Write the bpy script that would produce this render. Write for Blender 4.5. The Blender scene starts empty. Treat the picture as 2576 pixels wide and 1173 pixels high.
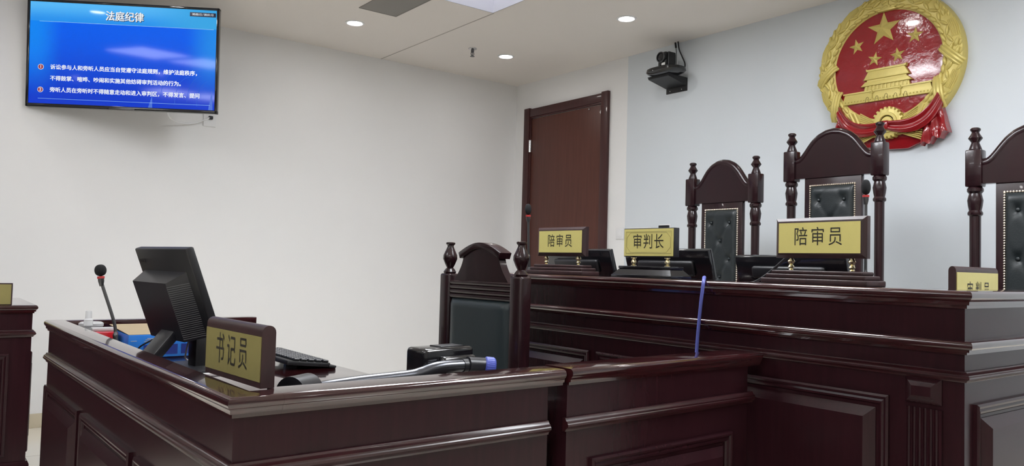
import bpy, bmesh, math, random
from mathutils import Vector, Matrix, Euler
random.seed(7)
S = bpy.context.scene
COL = S.collection
PI = math.pi
R = math.radians

# ------------------------------------------------------------------ camera, world, exposure
def make_camera():
    f_px, yaw, pit, rol = 1975.24, R(52.6495), R(2.36708), R(1.56273)
    f = Vector((math.cos(pit)*math.cos(yaw), math.cos(pit)*math.sin(yaw), math.sin(pit)))
    r0 = Vector((math.sin(yaw), -math.cos(yaw), 0)); u0 = r0.cross(f)
    r = math.cos(rol)*r0 + math.sin(rol)*u0
    u = r.cross(f)
    cam = bpy.data.cameras.new('camera'); cam.sensor_fit = 'HORIZONTAL'; cam.sensor_width = 36
    cam.lens = 36*f_px/2576; cam.clip_start = 0.02
    o = bpy.data.objects.new('camera', cam); COL.objects.link(o)
    M = Matrix((r, u, -f)).transposed().to_4x4()
    M.translation = (-4.45837, -5.82366, 1.11284)
    o.matrix_world = M
    S.camera = o
make_camera()
w = bpy.data.worlds.new('world'); S.world = w; w.use_nodes = True
w.node_tree.nodes['Background'].inputs[0].default_value = (0.6, 0.65, 0.7, 1)
w.node_tree.nodes['Background'].inputs[1].default_value = 0.05
S.view_settings.view_transform = 'Standard'; S.view_settings.look = 'None'
S.view_settings.exposure = 0.0; S.view_settings.gamma = 1.0; S.view_settings.use_curve_mapping = False
PANEL_L, DOWN_L = 34.0, 75.0      # radiance of the ceiling panels and of the downlights

# ------------------------------------------------------------------ materials
def new_mat(name):
    m = bpy.data.materials.new(name); m.use_nodes = True
    return m, m.node_tree.nodes, m.node_tree.links, m.node_tree.nodes['Principled BSDF']
def lin(r, g, b):
    f = lambda c: (c/255/12.92 if c/255 <= .04045 else ((c/255+.055)/1.055)**2.4)
    return (f(r), f(g), f(b), 1)
def plain(name, col, rough=.5, metal=0, coat=0, var=0.0, scale=30, bump=0, emit=None, estr=0, trans=0, spec=.5, ior=1.45, alpha=1):
    m, N, L, b = new_mat(name)
    b.inputs['Base Color'].default_value = col
    b.inputs['Roughness'].default_value = rough; b.inputs['Metallic'].default_value = metal
    b.inputs['Coat Weight'].default_value = coat; b.inputs['Coat Roughness'].default_value = .08
    b.inputs['Specular IOR Level'].default_value = spec; b.inputs['IOR'].default_value = ior
    b.inputs['Transmission Weight'].default_value = trans
    if var or bump:
        tc = N.new('ShaderNodeTexCoord'); no = N.new('ShaderNodeTexNoise')
        no.inputs['Scale'].default_value = scale; no.inputs['Detail'].default_value = 4
        L.new(tc.outputs['Object'], no.inputs['Vector'])
        if var:
            mx = N.new('ShaderNodeMix'); mx.data_type = 'RGBA'
            mx.inputs['A'].default_value = tuple(c*(1-var) for c in col[:3])+(1,)
            mx.inputs['B'].default_value = tuple(min(1, c*(1+var)) for c in col[:3])+(1,)
            L.new(no.outputs['Fac'], mx.inputs['Factor']); L.new(mx.outputs['Result'], b.inputs['Base Color'])
        if bump:
            bp = N.new('ShaderNodeBump'); bp.inputs['Strength'].default_value = bump; bp.inputs['Distance'].default_value = .002 if scale > 20 else .006
            L.new(no.outputs['Fac'], bp.inputs['Height']); L.new(bp.outputs['Normal'], b.inputs['Normal'])
    if emit:
        b.inputs['Emission Color'].default_value = emit; b.inputs['Emission Strength'].default_value = estr
    return m
def wood(name, c1, c2, rough=.2, stretch=(2, 2, 30), coat=.6, spec=.5):
    m, N, L, b = new_mat(name)
    tc = N.new('ShaderNodeTexCoord'); mp = N.new('ShaderNodeMapping'); no = N.new('ShaderNodeTexNoise')
    mp.inputs['Scale'].default_value = stretch
    no.inputs['Scale'].default_value = 4; no.inputs['Detail'].default_value = 6; no.inputs['Distortion'].default_value = .6
    cr = N.new('ShaderNodeValToRGB')
    cr.color_ramp.elements[0].position = .35; cr.color_ramp.elements[0].color = c1
    cr.color_ramp.elements[1].position = .7; cr.color_ramp.elements[1].color = c2
    L.new(tc.outputs['Object'], mp.inputs['Vector']); L.new(mp.outputs['Vector'], no.inputs['Vector'])
    L.new(no.outputs['Fac'], cr.inputs['Fac']); L.new(cr.outputs['Color'], b.inputs['Base Color'])
    b.inputs['Roughness'].default_value = rough
    b.inputs['Coat Weight'].default_value = coat; b.inputs['Coat Roughness'].default_value = .03
    b.inputs['Specular IOR Level'].default_value = spec
    return m
MAT = dict(
    wall=plain('white_wall_paint', (.79, .785, .785, 1), .75, var=.015, scale=3, bump=.05),
    greywall=plain('pale_grey_wall_paint', (.635, .675, .715, 1), .7, var=.015, scale=3, bump=.05),
    ceiling=plain('ceiling_paint', (.76, .715, .675, 1), .85, var=.01, scale=2),
    tilebase=plain('cream_skirting_tile', (.60, .53, .40, 1), .25, var=.05, scale=6),
    wood=wood('dark_mahogany_gloss', (.0165, .0048, .0068, 1), (.0215, .0060, .0084, 1), .24, (14, 14, 1.2), 0, .22),
    woodh=wood('dark_mahogany_gloss_rail', (.018, .0040, .0050, 1), (.034, .0060, .0075, 1), .12, (2, 2, 20), .8),
    woodm=wood('dark_mahogany_moulding', (.018, .0042, .0055, 1), (.030, .0058, .0075, 1), .30, (2, 2, 20), .15),
    chairwood=wood('chair_mahogany', (.011, .0036, .0052, 1), (.020, .0056, .0076, 1), .25, (14, 14, 1.2), .15, .35),
    doorwood=wood('door_red_brown', (.082, .028, .020, 1), (.100, .034, .025, 1), .42, (14, 14, .8), .1, .3),
    doorframe=wood('door_frame_brown', (.048, .015, .015, 1), (.060, .019, .018, 1), .4, (14, 14, .8), .15, .3),
    platewood=wood('name_plate_wood', (.022, .010, .011, 1), (.036, .015, .016, 1), .42, (12, 12, 2), .08, .35),
    gold=plain('gold_paint', (.60, .495, .15, 1), .36, metal=.15, var=.10, scale=40),
    red=plain('red_lacquer', (.26, .008, .012, 1), .16, coat=.6, bump=1.0, scale=14),
    brass=plain('brushed_yellow_plate', (.64, .57, .20, 1), .33, metal=.25, var=.03, scale=60),
    brassdark=plain('olive_brass_plate', (.33, .29, .115, 1), .2, metal=.45, var=.03, scale=60),
    stand=plain('polished_brass', (.74, .66, .42, 1), .2, metal=1),
    ink=plain('black_lettering', (.012, .010, .006, 1), .5),
    goldink=plain('plate_border_line', (.22, .18, .05, 1), .5),
    blackpl=plain('black_matt_plastic', (.010, .010, .012, 1), .42, bump=.1, scale=400),
    blackgl=plain('black_gloss_plastic', (.008, .008, .010, 1), .12, coat=.4),
    blackhump=plain('dark_grey_plastic', (.014, .014, .018, 1), .34),
    foam=plain('black_foam', (.006, .006, .007, 1), .95, bump=.6, scale=500),
    redring=plain('red_ring', (.35, .02, .02, 1), .4),
    steel=plain('dark_steel', (.10, .10, .105, 1), .3, metal=.9),
    chrome=plain('bright_steel', (.65, .65, .65, 1), .2, metal=1),
    tube=plain('gunmetal_tube', (.085, .088, .10, 1), .24, metal=.75),
    knob=plain('violet_blue_plastic', (.065, .09, .42, 1), .4),
    leather=plain('black_leather', (.012, .016, .018, 1), .40, bump=.25, scale=160),
    leathergreen=plain('dark_slate_leather', (.018, .027, .031, 1), .42, bump=.2, scale=160),
    nail=plain('antique_nail', (.72, .62, .50, 1), .3, metal=.7),
    white=plain('white_plastic', (.75, .75, .76, 1), .4),
    grey=plain('grey_plastic', (.28, .28, .29, 1), .5),
    ventgrey=plain('grey_panel', (.24, .225, .21, 1), .6),
    slat=plain('vent_slat_grey', (.11, .11, .115, 1), .5),
    lidgrey=plain('pale_grey_plastic', (.42, .42, .43, 1), .4),
    paper=plain('paper', (.7, .7, .7, 1), .6),
    clear=plain('clear_plastic', (.95, .96, .97, 1), .06, trans=.92, ior=1.2),
    frost=plain('frosted_plastic', (.85, .86, .87, 1), .35, trans=.6, ior=1.2),
    bluebox=plain('blue_carton', (.018, .165, .56, 1), .35, var=.06, scale=8),
    bluedark=plain('dark_blue_print', (.012, .03, .20, 1), .4),
    kraft=plain('kraft_card', (.33, .26, .16, 1), .7, var=.05, scale=20),
    redcard=plain('glossy_red_card', (.42, .012, .02, 1), .18, coat=.4),
    cable=plain('blue_cable', (.085, .10, .36, 1), .45),
    bcable=plain('black_cable', (.008, .008, .01, 1), .5),
    recess=plain('troffer_side', (.86, .86, .93, 1), .5),
    seam=plain('ceiling_joint', (.40, .37, .34, 1), .8),
)
def emissive(name, col, s, base=.02):
    m, N, L, b = new_mat(name)
    b.inputs['Base Color'].default_value = (base, base, base, 1); b.inputs['Roughness'].default_value = .2
    b.inputs['Emission Color'].default_value = col; b.inputs['Emission Strength'].default_value = s
    return m
MAT['well'] = emissive('soft_panel', (.90, .92, 1, 1), 1.1)
MAT['panel'] = emissive('led_panel', (.93, .96, 1, 1), PANEL_L)
MAT['panel_low'] = emissive('led_panel_dimmed', (.93, .96, 1, 1), PANEL_L*.5)
MAT['down'] = emissive('downlight_glow', (1, .975, .94, 1), DOWN_L)
MAT['txt'] = emissive('screen_white', (.92, .96, 1, 1), .85)
MAT['txtsh'] = emissive('screen_dark_text', (.02, .03, .12, 1), .3)
MAT['txtred'] = emissive('screen_red', (.42, .03, .06, 1), .7)
MAT['txtline'] = emissive('screen_line', (.35, .75, 1, 1), .8)

def floor_mat():
    m, N, L, b = new_mat('cream_floor_tile')
    tc = N.new('ShaderNodeTexCoord'); br = N.new('ShaderNodeTexBrick')
    br.offset = 0; br.inputs['Scale'].default_value = 1.0
    br.inputs['Brick Width'].default_value = .8; br.inputs['Row Height'].default_value = .8
    br.inputs['Mortar Size'].default_value = .003
    br.inputs['Color1'].default_value = (.80, .76, .67, 1); br.inputs['Color2'].default_value = (.84, .80, .70, 1)
    br.inputs['Mortar'].default_value = (.40, .36, .28, 1)
    L.new(tc.outputs['Object'], br.inputs['Vector']); L.new(br.outputs['Color'], b.inputs['Base Color'])
    b.inputs['Roughness'].default_value = .12
    return m
MAT['floor'] = floor_mat()

def screen_mat():
    """the picture a television shows: light header band, deep blue field, faint gavel outline comes as geometry"""
    m, N, L, b = new_mat('screen_picture')
    b.inputs['Base Color'].default_value = (.004, .005, .01, 1); b.inputs['Roughness'].default_value = .06
    b.inputs['Specular IOR Level'].default_value = .18
    tc = N.new('ShaderNodeTexCoord'); sp = N.new('ShaderNodeSeparateXYZ'); L.new(tc.outputs['Object'], sp.inputs[0])
    def mr(src, a, c, lo=0, hi=1):
        n = N.new('ShaderNodeMapRange'); n.interpolation_type = 'SMOOTHSTEP'
        n.inputs['From Min'].default_value = a; n.inputs['From Max'].default_value = c
        n.inputs['To Min'].default_value = lo; n.inputs['To Max'].default_value = hi
        L.new(src, n.inputs['Value']); return n.outputs[0]
    def mix(f, A, B):
        n = N.new('ShaderNodeMix'); n.data_type = 'RGBA'
        L.new(f, n.inputs['Factor'])
        for k, v in (('A', A), ('B', B)):
            if isinstance(v, tuple): n.inputs[k].default_value = v
            else: L.new(v, n.inputs[k])
        return n.outputs['Result']
    x, z = sp.outputs['X'], sp.outputs['Z']
    base = mix(mr(z, -.3, .2), lin(8, 58, 210), lin(0, 96, 245))
    side = mix(mr(x, -.54, -.36), lin(8, 136, 250), base)
    side2 = mix(mr(x, .36, .56), side, lin(30, 140, 240))
    low = mix(mr(z, -.32, .12), base, side2)
    hdr = mix(mr(z, .205, .32), lin(40, 150, 245), lin(90, 190, 255))
    hx = mix(mr(x, .05, .5), hdr, lin(60, 170, 235))
    pic = mix(mr(z, .2, .206), low, hx)
    L.new(pic, b.inputs['Emission Color']); b.inputs['Emission Strength'].default_value = .92
    return m
MAT['screen'] = screen_mat()

# ------------------------------------------------------------------ mesh helpers
class MB:
    def __init__(s): s.bm = bmesh.new()
    def merge(s, other_bm, M=None):
        if M is not None: bmesh.ops.transform(other_bm, matrix=M, verts=other_bm.verts)
        me = bpy.data.meshes.new('tmp'); other_bm.to_mesh(me); s.bm.from_mesh(me); bpy.data.meshes.remove(me); other_bm.free()
        return s
    def box(s, lo, hi, bev=0, seg=2, M=None):
        b = bmesh.new(); bmesh.ops.create_cube(b, size=1)
        lo, hi = Vector(lo), Vector(hi)
        for v in b.verts: v.co = Vector([(lo[i]+hi[i])/2 + v.co[i]*(hi[i]-lo[i]) for i in range(3)])
        if bev: bmesh.ops.bevel(b, geom=list(b.edges), offset=bev, segments=seg, profile=.5, affect='EDGES')
        return s.merge(b, M)
    def prism(s, poly, y0, y1, M=None, bev=0, seg=2):
        """outline poly[(x,z)] counter-clockwise seen from -y, thickness y0 (front) to y1"""
        b = bmesh.new()
        f = [b.verts.new((x, y0, z)) for x, z in poly]; k = [b.verts.new((x, y1, z)) for x, z in poly]
        n = len(poly)
        ff = b.faces.new(f); b.faces.new(k[::-1])
        for i in range(n): b.faces.new((f[i], k[i], k[(i+1) % n], f[(i+1) % n]))
        bmesh.ops.recalc_face_normals(b, faces=b.faces)
        if bev:
            es = [e for e in b.edges if all(abs(v.co.y-y0) < 1e-7 for v in e.verts)]
            bmesh.ops.bevel(b, geom=es, offset=bev, segments=seg, profile=.5, affect='EDGES')
        return s.merge(b, M)
    def lathe(s, prof, n=24, M=None):
        b = bmesh.new(); rings = []
        for r, z in prof:
            if r < 1e-6: rings.append([b.verts.new((0, 0, z))])
            else: rings.append([b.verts.new((r*math.cos(2*PI*i/n), r*math.sin(2*PI*i/n), z)) for i in range(n)])
        for a, c in zip(rings, rings[1:]):
            for i in range(n):
                j = (i+1) % n
                if len(a) == 1 and len(c) == 1: continue
                if len(a) == 1: b.faces.new((a[0], c[i], c[j]))
                elif len(c) == 1: b.faces.new((a[i], a[j], c[0]))
                else: b.faces.new((a[i], a[j], c[j], c[i]))
        for rg, rev in ((rings[0], True), (rings[-1], False)):
            if len(rg) > 1: b.faces.new(rg[::-1] if rev else rg)
        bmesh.ops.recalc_face_normals(b, faces=b.faces)
        return s.merge(b, M)
    def tube(s, pts, rad, n=12, M=None):
        pts = [Vector(p) for p in pts]
        rads = rad if isinstance(rad, (list, tuple)) else [rad]*len(pts)
        b = bmesh.new(); rings = []; up = None
        for i, p in enumerate(pts):
            d = (pts[min(i+1, len(pts)-1)] - pts[max(i-1, 0)]).normalized()
            if up is None: up = d.orthogonal().normalized()
            else: up = (up - d*up.dot(d)).normalized()
            q = d.cross(up)
            rings.append([b.verts.new(p + (up*math.cos(2*PI*k/n) + q*math.sin(2*PI*k/n))*rads[i]) for k in range(n)])
        for a, c in zip(rings, rings[1:]):
            for k in range(n): b.faces.new((a[k], a[(k+1) % n], c[(k+1) % n], c[k]))
        b.faces.new(rings[0][::-1]); b.faces.new(rings[-1])
        bmesh.ops.recalc_face_normals(b, faces=b.faces)
        return s.merge(b, M)
    def sweep(s, prof, path, closed=False, M=None):
        """closed profile [(out, z)] along a path in plan [(x,y)], mitred; out is to the right of travel"""
        b = bmesh.new(); P = [Vector(p) for p in path]; n = len(P); rings = []
        for i in range(n):
            dirs = []
            if i > 0 or closed: dirs.append((P[i]-P[i-1]).normalized())
            if i < n-1 or closed: dirs.append((P[(i+1) % n]-P[i]).normalized())
            ns = [Vector((d.y, -d.x)) for d in dirs]
            if len(ns) == 2:
                mdir = (ns[0]+ns[1]).normalized(); k = 1/max(.2, mdir.dot(ns[0]))
            else: mdir, k = ns[0], 1
            rings.append([b.verts.new((P[i].x+mdir.x*o*k, P[i].y+mdir.y*o*k, z)) for o, z in prof])
        m = len(prof)
        for i in range(n if closed else n-1):
            a, c = rings[i], rings[(i+1) % n]
            for j in range(m): b.faces.new((a[j], a[(j+1) % m], c[(j+1) % m], c[j]))
        if not closed: b.faces.new(rings[0]); b.faces.new(rings[-1][::-1])
        bmesh.ops.recalc_face_normals(b, faces=b.faces)
        return s.merge(b, M)
    def grid(s, fn, nu, nv, M=None, back=None):
        """surface fn(i/nu, j/nv) -> (x,y,z); with back=y value the sheet gets a skirt and a flat back"""
        b = bmesh.new()
        V = [[b.verts.new(fn(i/nu, j/nv)) for j in range(nv+1)] for i in range(nu+1)]
        for i in range(nu):
            for j in range(nv): b.faces.new((V[i][j], V[i+1][j], V[i+1][j+1], V[i][j+1]))
        if back is not None:
            rim = [V[i][0] for i in range(nu)] + [V[nu][j] for j in range(nv)] + [V[i][nv] for i in range(nu, 0, -1)] + [V[0][j] for j in range(nv, 0, -1)]
            lo = [b.verts.new((v.co.x, back, v.co.z)) for v in rim]
            k = len(rim)
            for i in range(k): b.faces.new((rim[i], lo[i], lo[(i+1) % k], rim[(i+1) % k]))
            b.faces.new(lo)
        bmesh.ops.recalc_face_normals(b, faces=b.faces)
        return s.merge(b, M)
    def ball(s, c, r, nu=12, nv=8, M=None):
        b = bmesh.new(); bmesh.ops.create_uvsphere(b, u_segments=nu, v_segments=nv, radius=1)
        rr = r if isinstance(r, (tuple, list)) else (r, r, r)
        T = Matrix.Translation(c) @ Matrix.Diagonal((*rr, 1))
        return s.merge(b, (M @ T) if M is not None else T)
    def build(s, name, mat, parent=None, smooth=35, label=None):
        me = bpy.data.meshes.new(name); s.bm.to_mesh(me); s.bm.free()
        for m in (mat if isinstance(mat, (list, tuple)) else [mat]): me.materials.append(MAT[m] if isinstance(m, str) else m)
        if smooth:
            for p in me.polygons: p.use_smooth = True
            me.set_sharp_from_angle(angle=R(smooth))
        o = bpy.data.objects.new(name, me); COL.objects.link(o)
        if parent is not None: o.parent = parent
        if label: o['label'] = label
        return o
def tag(o, label, cat, group=None):
    o['label'] = label; o['category'] = cat
    if group: o['group'] = group
    return o
def thing(name, label, cat, loc=(0, 0, 0), rz=0, group=None, rot=None):
    o = bpy.data.objects.new(name, None); COL.objects.link(o); o.empty_display_size = .05
    o.location = loc; o.rotation_euler = rot if rot else (0, 0, rz)
    return tag(o, label, cat, group)
def struct(o):
    o['kind'] = 'structure'; return o
def copy_tree(o, parent=None):
    c = o.copy(); COL.objects.link(c)
    if parent is not None: c.parent = parent
    for ch in list(o.children): copy_tree(ch, c)
    return c
def text(name, body, size, mat, parent, M, sx=1, off=0, depth=0, spacing=1, align='CENTER', label=None, bold=0):
    """lettering in the local frame M (x right, y up, z towards the reader), converted to a mesh"""
    c = bpy.data.curves.new('tmp_text', 'FONT'); c.body = body; c.size = size; c.offset = off; c.extrude = depth
    c.align_x = align; c.align_y = 'CENTER'; c.space_character = spacing; c.resolution_u = 4
    o = bpy.data.objects.new('tmp_text', c); COL.objects.link(o)
    bpy.context.view_layer.update()
    me = bpy.data.meshes.new_from_object(o.evaluated_get(bpy.context.evaluated_depsgraph_get()))
    bpy.data.objects.remove(o)
    if bold:
        q = bmesh.new()
        for k, (bx, by) in enumerate(((0, 0), (bold, 0), (-bold, 0), (0, bold*.6), (0, -bold*.6))):
            m2 = me.copy(); m2.transform(Matrix.Translation((bx, by, k*.00002))); q.from_mesh(m2); bpy.data.meshes.remove(m2)
        q.to_mesh(me); q.free()
    me.transform(M @ Matrix.Diagonal((sx, 1, 1, 1)))
    me.materials.clear(); me.materials.append(MAT[mat]); me.name = name
    ob = bpy.data.objects.new(name, me); COL.objects.link(ob); ob.parent = parent
    if label: ob['label'] = label
    return ob
def front(x, y, z):       # lettering frame on a face that looks to local -y
    return Matrix(((1, 0, 0, x), (0, 0, -1, y), (0, 1, 0, z), (0, 0, 0, 1)))
RX = Matrix(((1, 0, 0, 0), (0, 0, -1, 0), (0, 1, 0, 0), (0, 0, 0, 1)))

# ------------------------------------------------------------------ the room
X0, Y0, H = -10.5, -12.5, 2.8
def room():
    mb = MB(); mb.box((X0, Y0, -.1), (0, 0, 0)); struct(mb.build('floor', 'floor', smooth=0))
    mb = MB(); mb.box((X0-.2, 0, -.1), (.2, .2, H+.3)); struct(mb.build('wall_left', 'wall', smooth=0))
    mb = MB(); mb.box((X0-.2, Y0-.2, -.1), (.2, Y0, H+.3)); struct(mb.build('wall_back', 'wall', smooth=0))
    mb = MB(); mb.box((X0-.2, Y0, -.1), (X0, 0, H+.3)); struct(mb.build('wall_near', 'wall', smooth=0))
    # wall with the emblem: white by the door, pale grey paint from y=-1.446 on
    mb = MB(); mb.box((0, -1.446, -.1), (.2, 0, H+.3)); mb.box((0, Y0, -.1), (.2, -1.446, H+.3))
    o = mb.build('wall_right', ['wall', 'greywall'], smooth=0)
    for p in o.data.polygons:
        if p.center.y < -1.446: p.material_index = 1
    struct(o)
    mb = MB(); mb.box((-5.04, -.012, 0), (-.3, 0, .09), bev=.003); struct(mb.build('baseboard_left', 'tilebase'))
    mb = MB(); mb.box((-1.95, -5.4, 0), (0, -2.60, .30)); mb.box((-.85, -2.60, 0), (0, 0, .30)); struct(mb.build('trim_platform', 'floor', smooth=0))
room()
TROFFERS = [(-1.74, -1.892), (-2.45, -2.75), (-2.45, -3.45), (-5.7, -2.27), (-5.7, -2.98), (-1.74, -5.0), (-1.74, -5.7), (-5.7, -5.6), (-5.7, -6.3),
            (-5.7, -9.6), (-8.8, -5.0), (-8.8, -5.7)]
def ceiling():
    holes = [(x-.3, x+.3, y-.3, y+.3) for x, y in TROFFERS]
    xs = sorted({X0, 0.0, *[round(h[k], 4) for h in holes for k in (0, 1)]})
    ys = sorted({Y0, 0.0, *[round(h[k], 4) for h in holes for k in (2, 3)]})
    b = bmesh.new(); V = {}
    def v(x, y):
        if (x, y) not in V: V[(x, y)] = b.verts.new((x, y, H))
        return V[(x, y)]
    for xa, xb in zip(xs, xs[1:]):
        for ya, yb in zip(ys, ys[1:]):
            cx, cy = (xa+xb)/2, (ya+yb)/2
            if any(h[0] < cx < h[1] and h[2] < cy < h[3] for h in holes): continue
            b.faces.new((v(xa, ya), v(xa, yb), v(xb, yb), v(xb, ya)))
    mb = MB(); mb.merge(b)
    struct(mb.build('ceiling', 'ceiling', smooth=0))
    mb = MB(); mb.box((-1.436, -1.59, H-.0015), (-1.428, 0, H)); struct(mb.build('trim_1', 'seam', smooth=0))
ceiling()
def troffer():
    root = thing('ceiling_panel_light', 'recessed square white panel light with its corner at the end of the ceiling joint', 'ceiling light', (*TROFFERS[0], H), 0, None)
    mb = MB(); s = .3; h = .25
    mb.box((-s-.004, -s-.004, 0), (-s, s+.004, h)); mb.box((s, -s-.004, 0), (s+.004, s+.004, h))
    mb.box((-s, -s-.004, 0), (s, -s, h)); mb.box((-s, s, 0), (s, s+.004, h))
    mb.build('recess_frame', 'recess', root, smooth=0)
    mb = MB(); mb.box((-s, -s, h-.01), (s, s, h)); mb.build('diffuser', 'well', root, smooth=0)
    root2 = None
    for i, (x, y) in enumerate(TROFFERS[1:]):
        if root2 is None:
            root2 = c = thing('ceiling_panel_light', 'flush square panel light of the ceiling outside the view', 'ceiling light', (x, y, H), 0, 'flush panel lights')
            mb = MB()
            for a, b_ in (((-s, -s, -.004), (-s+.012, s, .02)), ((s-.012, -s, -.004), (s, s, .02)), ((-s, -s, -.004), (s, -s+.012, .02)), ((-s, s-.012, -.004), (s, s, .02))): mb.box(a, b_)
            mb.build('rim', 'white', c, smooth=0)
            mb = MB(); mb.box((-s+.01, -s+.01, 0), (s-.01, s-.01, .02)); mb.build('diffuser', 'panel', c, smooth=0)
        else:
            c = copy_tree(root2); c.location = (x, y, H)
        if x < -5 and y > -4:                               # the dimmed pair in front of the left wall
            d = [k for k in c.children if k.name.startswith('diffuser')][0]
            d.data = d.data.copy(); d.data.materials[0] = MAT['panel_low']
troffer()
def downlights():
    root = None
    pts = [(-2.04, -.755, 'round glowing downlight left of the ceiling joint, near the grey ceiling panel'),
           (-.72, -.78, 'round glowing downlight beside the sprinkler near the room corner'),
           (-.70, -2.107, 'round glowing downlight above the wall camera')]
    others = [(x, y) for x in (-.7, -2.04, -3.36, -4.3, -7.0, -8.6) for y in (-.77, -3.43, -4.76, -7.4, -10.5) if (x, y) not in ((-.7, -.77), (-2.04, -.77))]
    for i, (x, y, lab) in enumerate(pts + [(x, y, None) for x, y in others]):
        if root is None:
            root = thing('downlight', lab, 'downlight', (x, y, H), 0, 'round ceiling downlights')
            mb = MB(); mb.lathe([(.052, -.0005), (.068, -.0005), (.066, -.004), (.054, -.006), (.050, -.002), (.052, -.0005)], 40); mb.build('trim_ring', 'white', root)
            mb = MB(); mb.lathe([(0, -.0045), (.035, -.0042), (.0495, -.002), (.0495, -.0008), (0, -.0008)], 40); mb.build('diffuser', 'down', root)
        else:
            c = copy_tree(root); c.location = (x, y, H); c['label'] = lab or 'round ceiling downlight outside the view'
downlights()
def ceiling_bits():
    t = thing('grey_ceiling_panel', 'flat grey square panel set in the ceiling, cut by the top edge', 'ceiling panel', (-1.896, -1.087, H))
    mb = MB(); mb.box((-.272, -.6, -.004), (0, 0, -.0005), bev=.001); mb.build('panel_face', 'ventgrey', t)
    mb = MB()
    for a, b_ in (((-.276, -.604, -.005), (-.268, .004, -.0002)), ((-.004, -.604, -.005), (.004, .004, -.0002)), ((-.27, -.004, -.005), (0, .004, -.0002)), ((-.27, -.604, -.005), (0, -.596, -.0002))): mb.box(a, b_)
    mb.build('panel_edge', 'ventgrey', t, smooth=0)
    t = thing('sprinkler', 'small metal fire sprinkler hanging from the ceiling', 'sprinkler', (-1.05, -.785, H))
    mb = MB(); mb.lathe([(0, -.001), (.034, -.001), (.033, -.006), (.014, -.012), (0, -.012)], 24); mb.build('escutcheon', 'chrome', t)
    mb = MB(); mb.lathe([(0, -.01), (.012, -.012), (.012, -.028), (.008, -.034), (0, -.034)], 16)
    for sx in (-1, 1): mb.tube([(sx*.009, 0, -.028), (sx*.014, 0, -.043), (sx*.005, 0, -.062)], .0028, 8)
    mb.tube([(0, 0, -.034), (0, 0, -.062)], .003, 8)
    mb.build('sprinkler_body', 'steel', t)
    mb = MB(); mb.lathe([(0, -.061), (.017, -.062), (.018, -.065), (0, -.066)], 20); mb.build('deflector', 'steel', t)
ceiling_bits()

def door():
    t = bpy.data.objects.new('door_1', None); COL.objects.link(t); t.location = (0, -.704, .30); t.rotation_euler = (0, 0, -PI/2); struct(t)
    w2, h = .549, 2.252; fw = .078
    mb = MB()
    for sx in (-1, 1):
        a, b_ = sorted((sx*w2, sx*(w2-fw)))
        mb.box((a, -.030, 0), (b_, -.001, h+.004), bev=.004)
    mb.box((-w2+fw, -.026, h-fw), (w2-fw, -.001, h-.006), bev=.004)
    mb.build('door_frame', 'doorframe', t)
    mb = MB()
    for sx in (-1, 1):
        a, b_ = sorted((sx*(w2-fw), sx*(w2-fw-.014)))
        mb.box((a, -.018, 0), (b_, -.001, h-fw), bev=.002)
    mb.box((-w2+fw, -.018, h-fw-.014), (w2-fw, -.001, h-fw), bev=.002)
    mb.build('door_stop', 'doorframe', t)
    mb = MB(); mb.box((-w2+fw+.016, -.009, .005), (w2-fw-.016, -.001, h-fw-.018), bev=.002); mb.build('door_leaf', 'doorwood', t)
    for z in (1.85, .35):
        mb = MB(); mb.tube([(-w2+fw+.006, -.022, z), (-w2+fw+.006, -.022, z+.11)], .008, 12); mb.box((-w2+fw+.002, -.02, z), (-w2+fw+.022, -.012, z+.11))
        mb.build('hinge', 'chrome', t)
    mb = MB(); mb.lathe([(0, 0), (.009, 0), (.010, .004), (.007, .012), (0, .013)], 14, Matrix.Translation((.317, -.009, 2.136)) @ RX); mb.build('door_stud', 'chrome', t)
door()

def wall_plates():
    t = thing('switch_plate', 'white switch plate on the white wall just right of the door', 'switch', (0, -1.4, 1.388), -PI/2)
    mb = MB(); mb.box((-.043, -.010, -.043), (.043, -.0005, .043), bev=.003); mb.build('plate', 'white', t)
    mb = MB(); mb.box((-.026, -.014, -.028), (.026, -.0095, .028), bev=.002); mb.build('rocker', 'white', t)
    t = thing('socket_plate', 'wide white socket plate on the pale grey wall behind the middle plate', 'socket', (0, -1.6, 1.388), -PI/2)
    mb = MB(); mb.box((-.13, -.010, -.045), (.13, -.0005, .045), bev=.003); mb.build('plate', 'white', t)
    mb = MB()
    for x in (-.08, 0, .08): mb.box((x-.026, -.0125, -.028), (x+.026, -.0095, .028), bev=.002)
    mb.build('cover', 'white', t)
    t = thing('wall_box', 'small black box in a white surround on the grey wall', 'wall box', (0, -1.868, 1.425), -PI/2)
    mb = MB(); mb.box((-.055, -.008, -.055), (.055, -.0005, .027), bev=.002); mb.build('surround', 'white', t)
    mb = MB(); mb.box((-.045, -.03, -.03), (.045, -.0075, .017), bev=.003); mb.build('box_body', 'blackpl', t)
    t = thing('wall_outlet', 'white wall outlet below the right corner of the television', 'outlet', (-2.792, 0, 2.10))
    mb = MB(); mb.box((-.045, -.010, -.045), (.045, -.0005, .045), bev=.004); mb.build('plate', 'white', t)
    mb = MB(); mb.box((-.012, -.034, .005), (.016, -.0095, .030), bev=.004); mb.build('plug', 'blackpl', t)
wall_plates()

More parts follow.
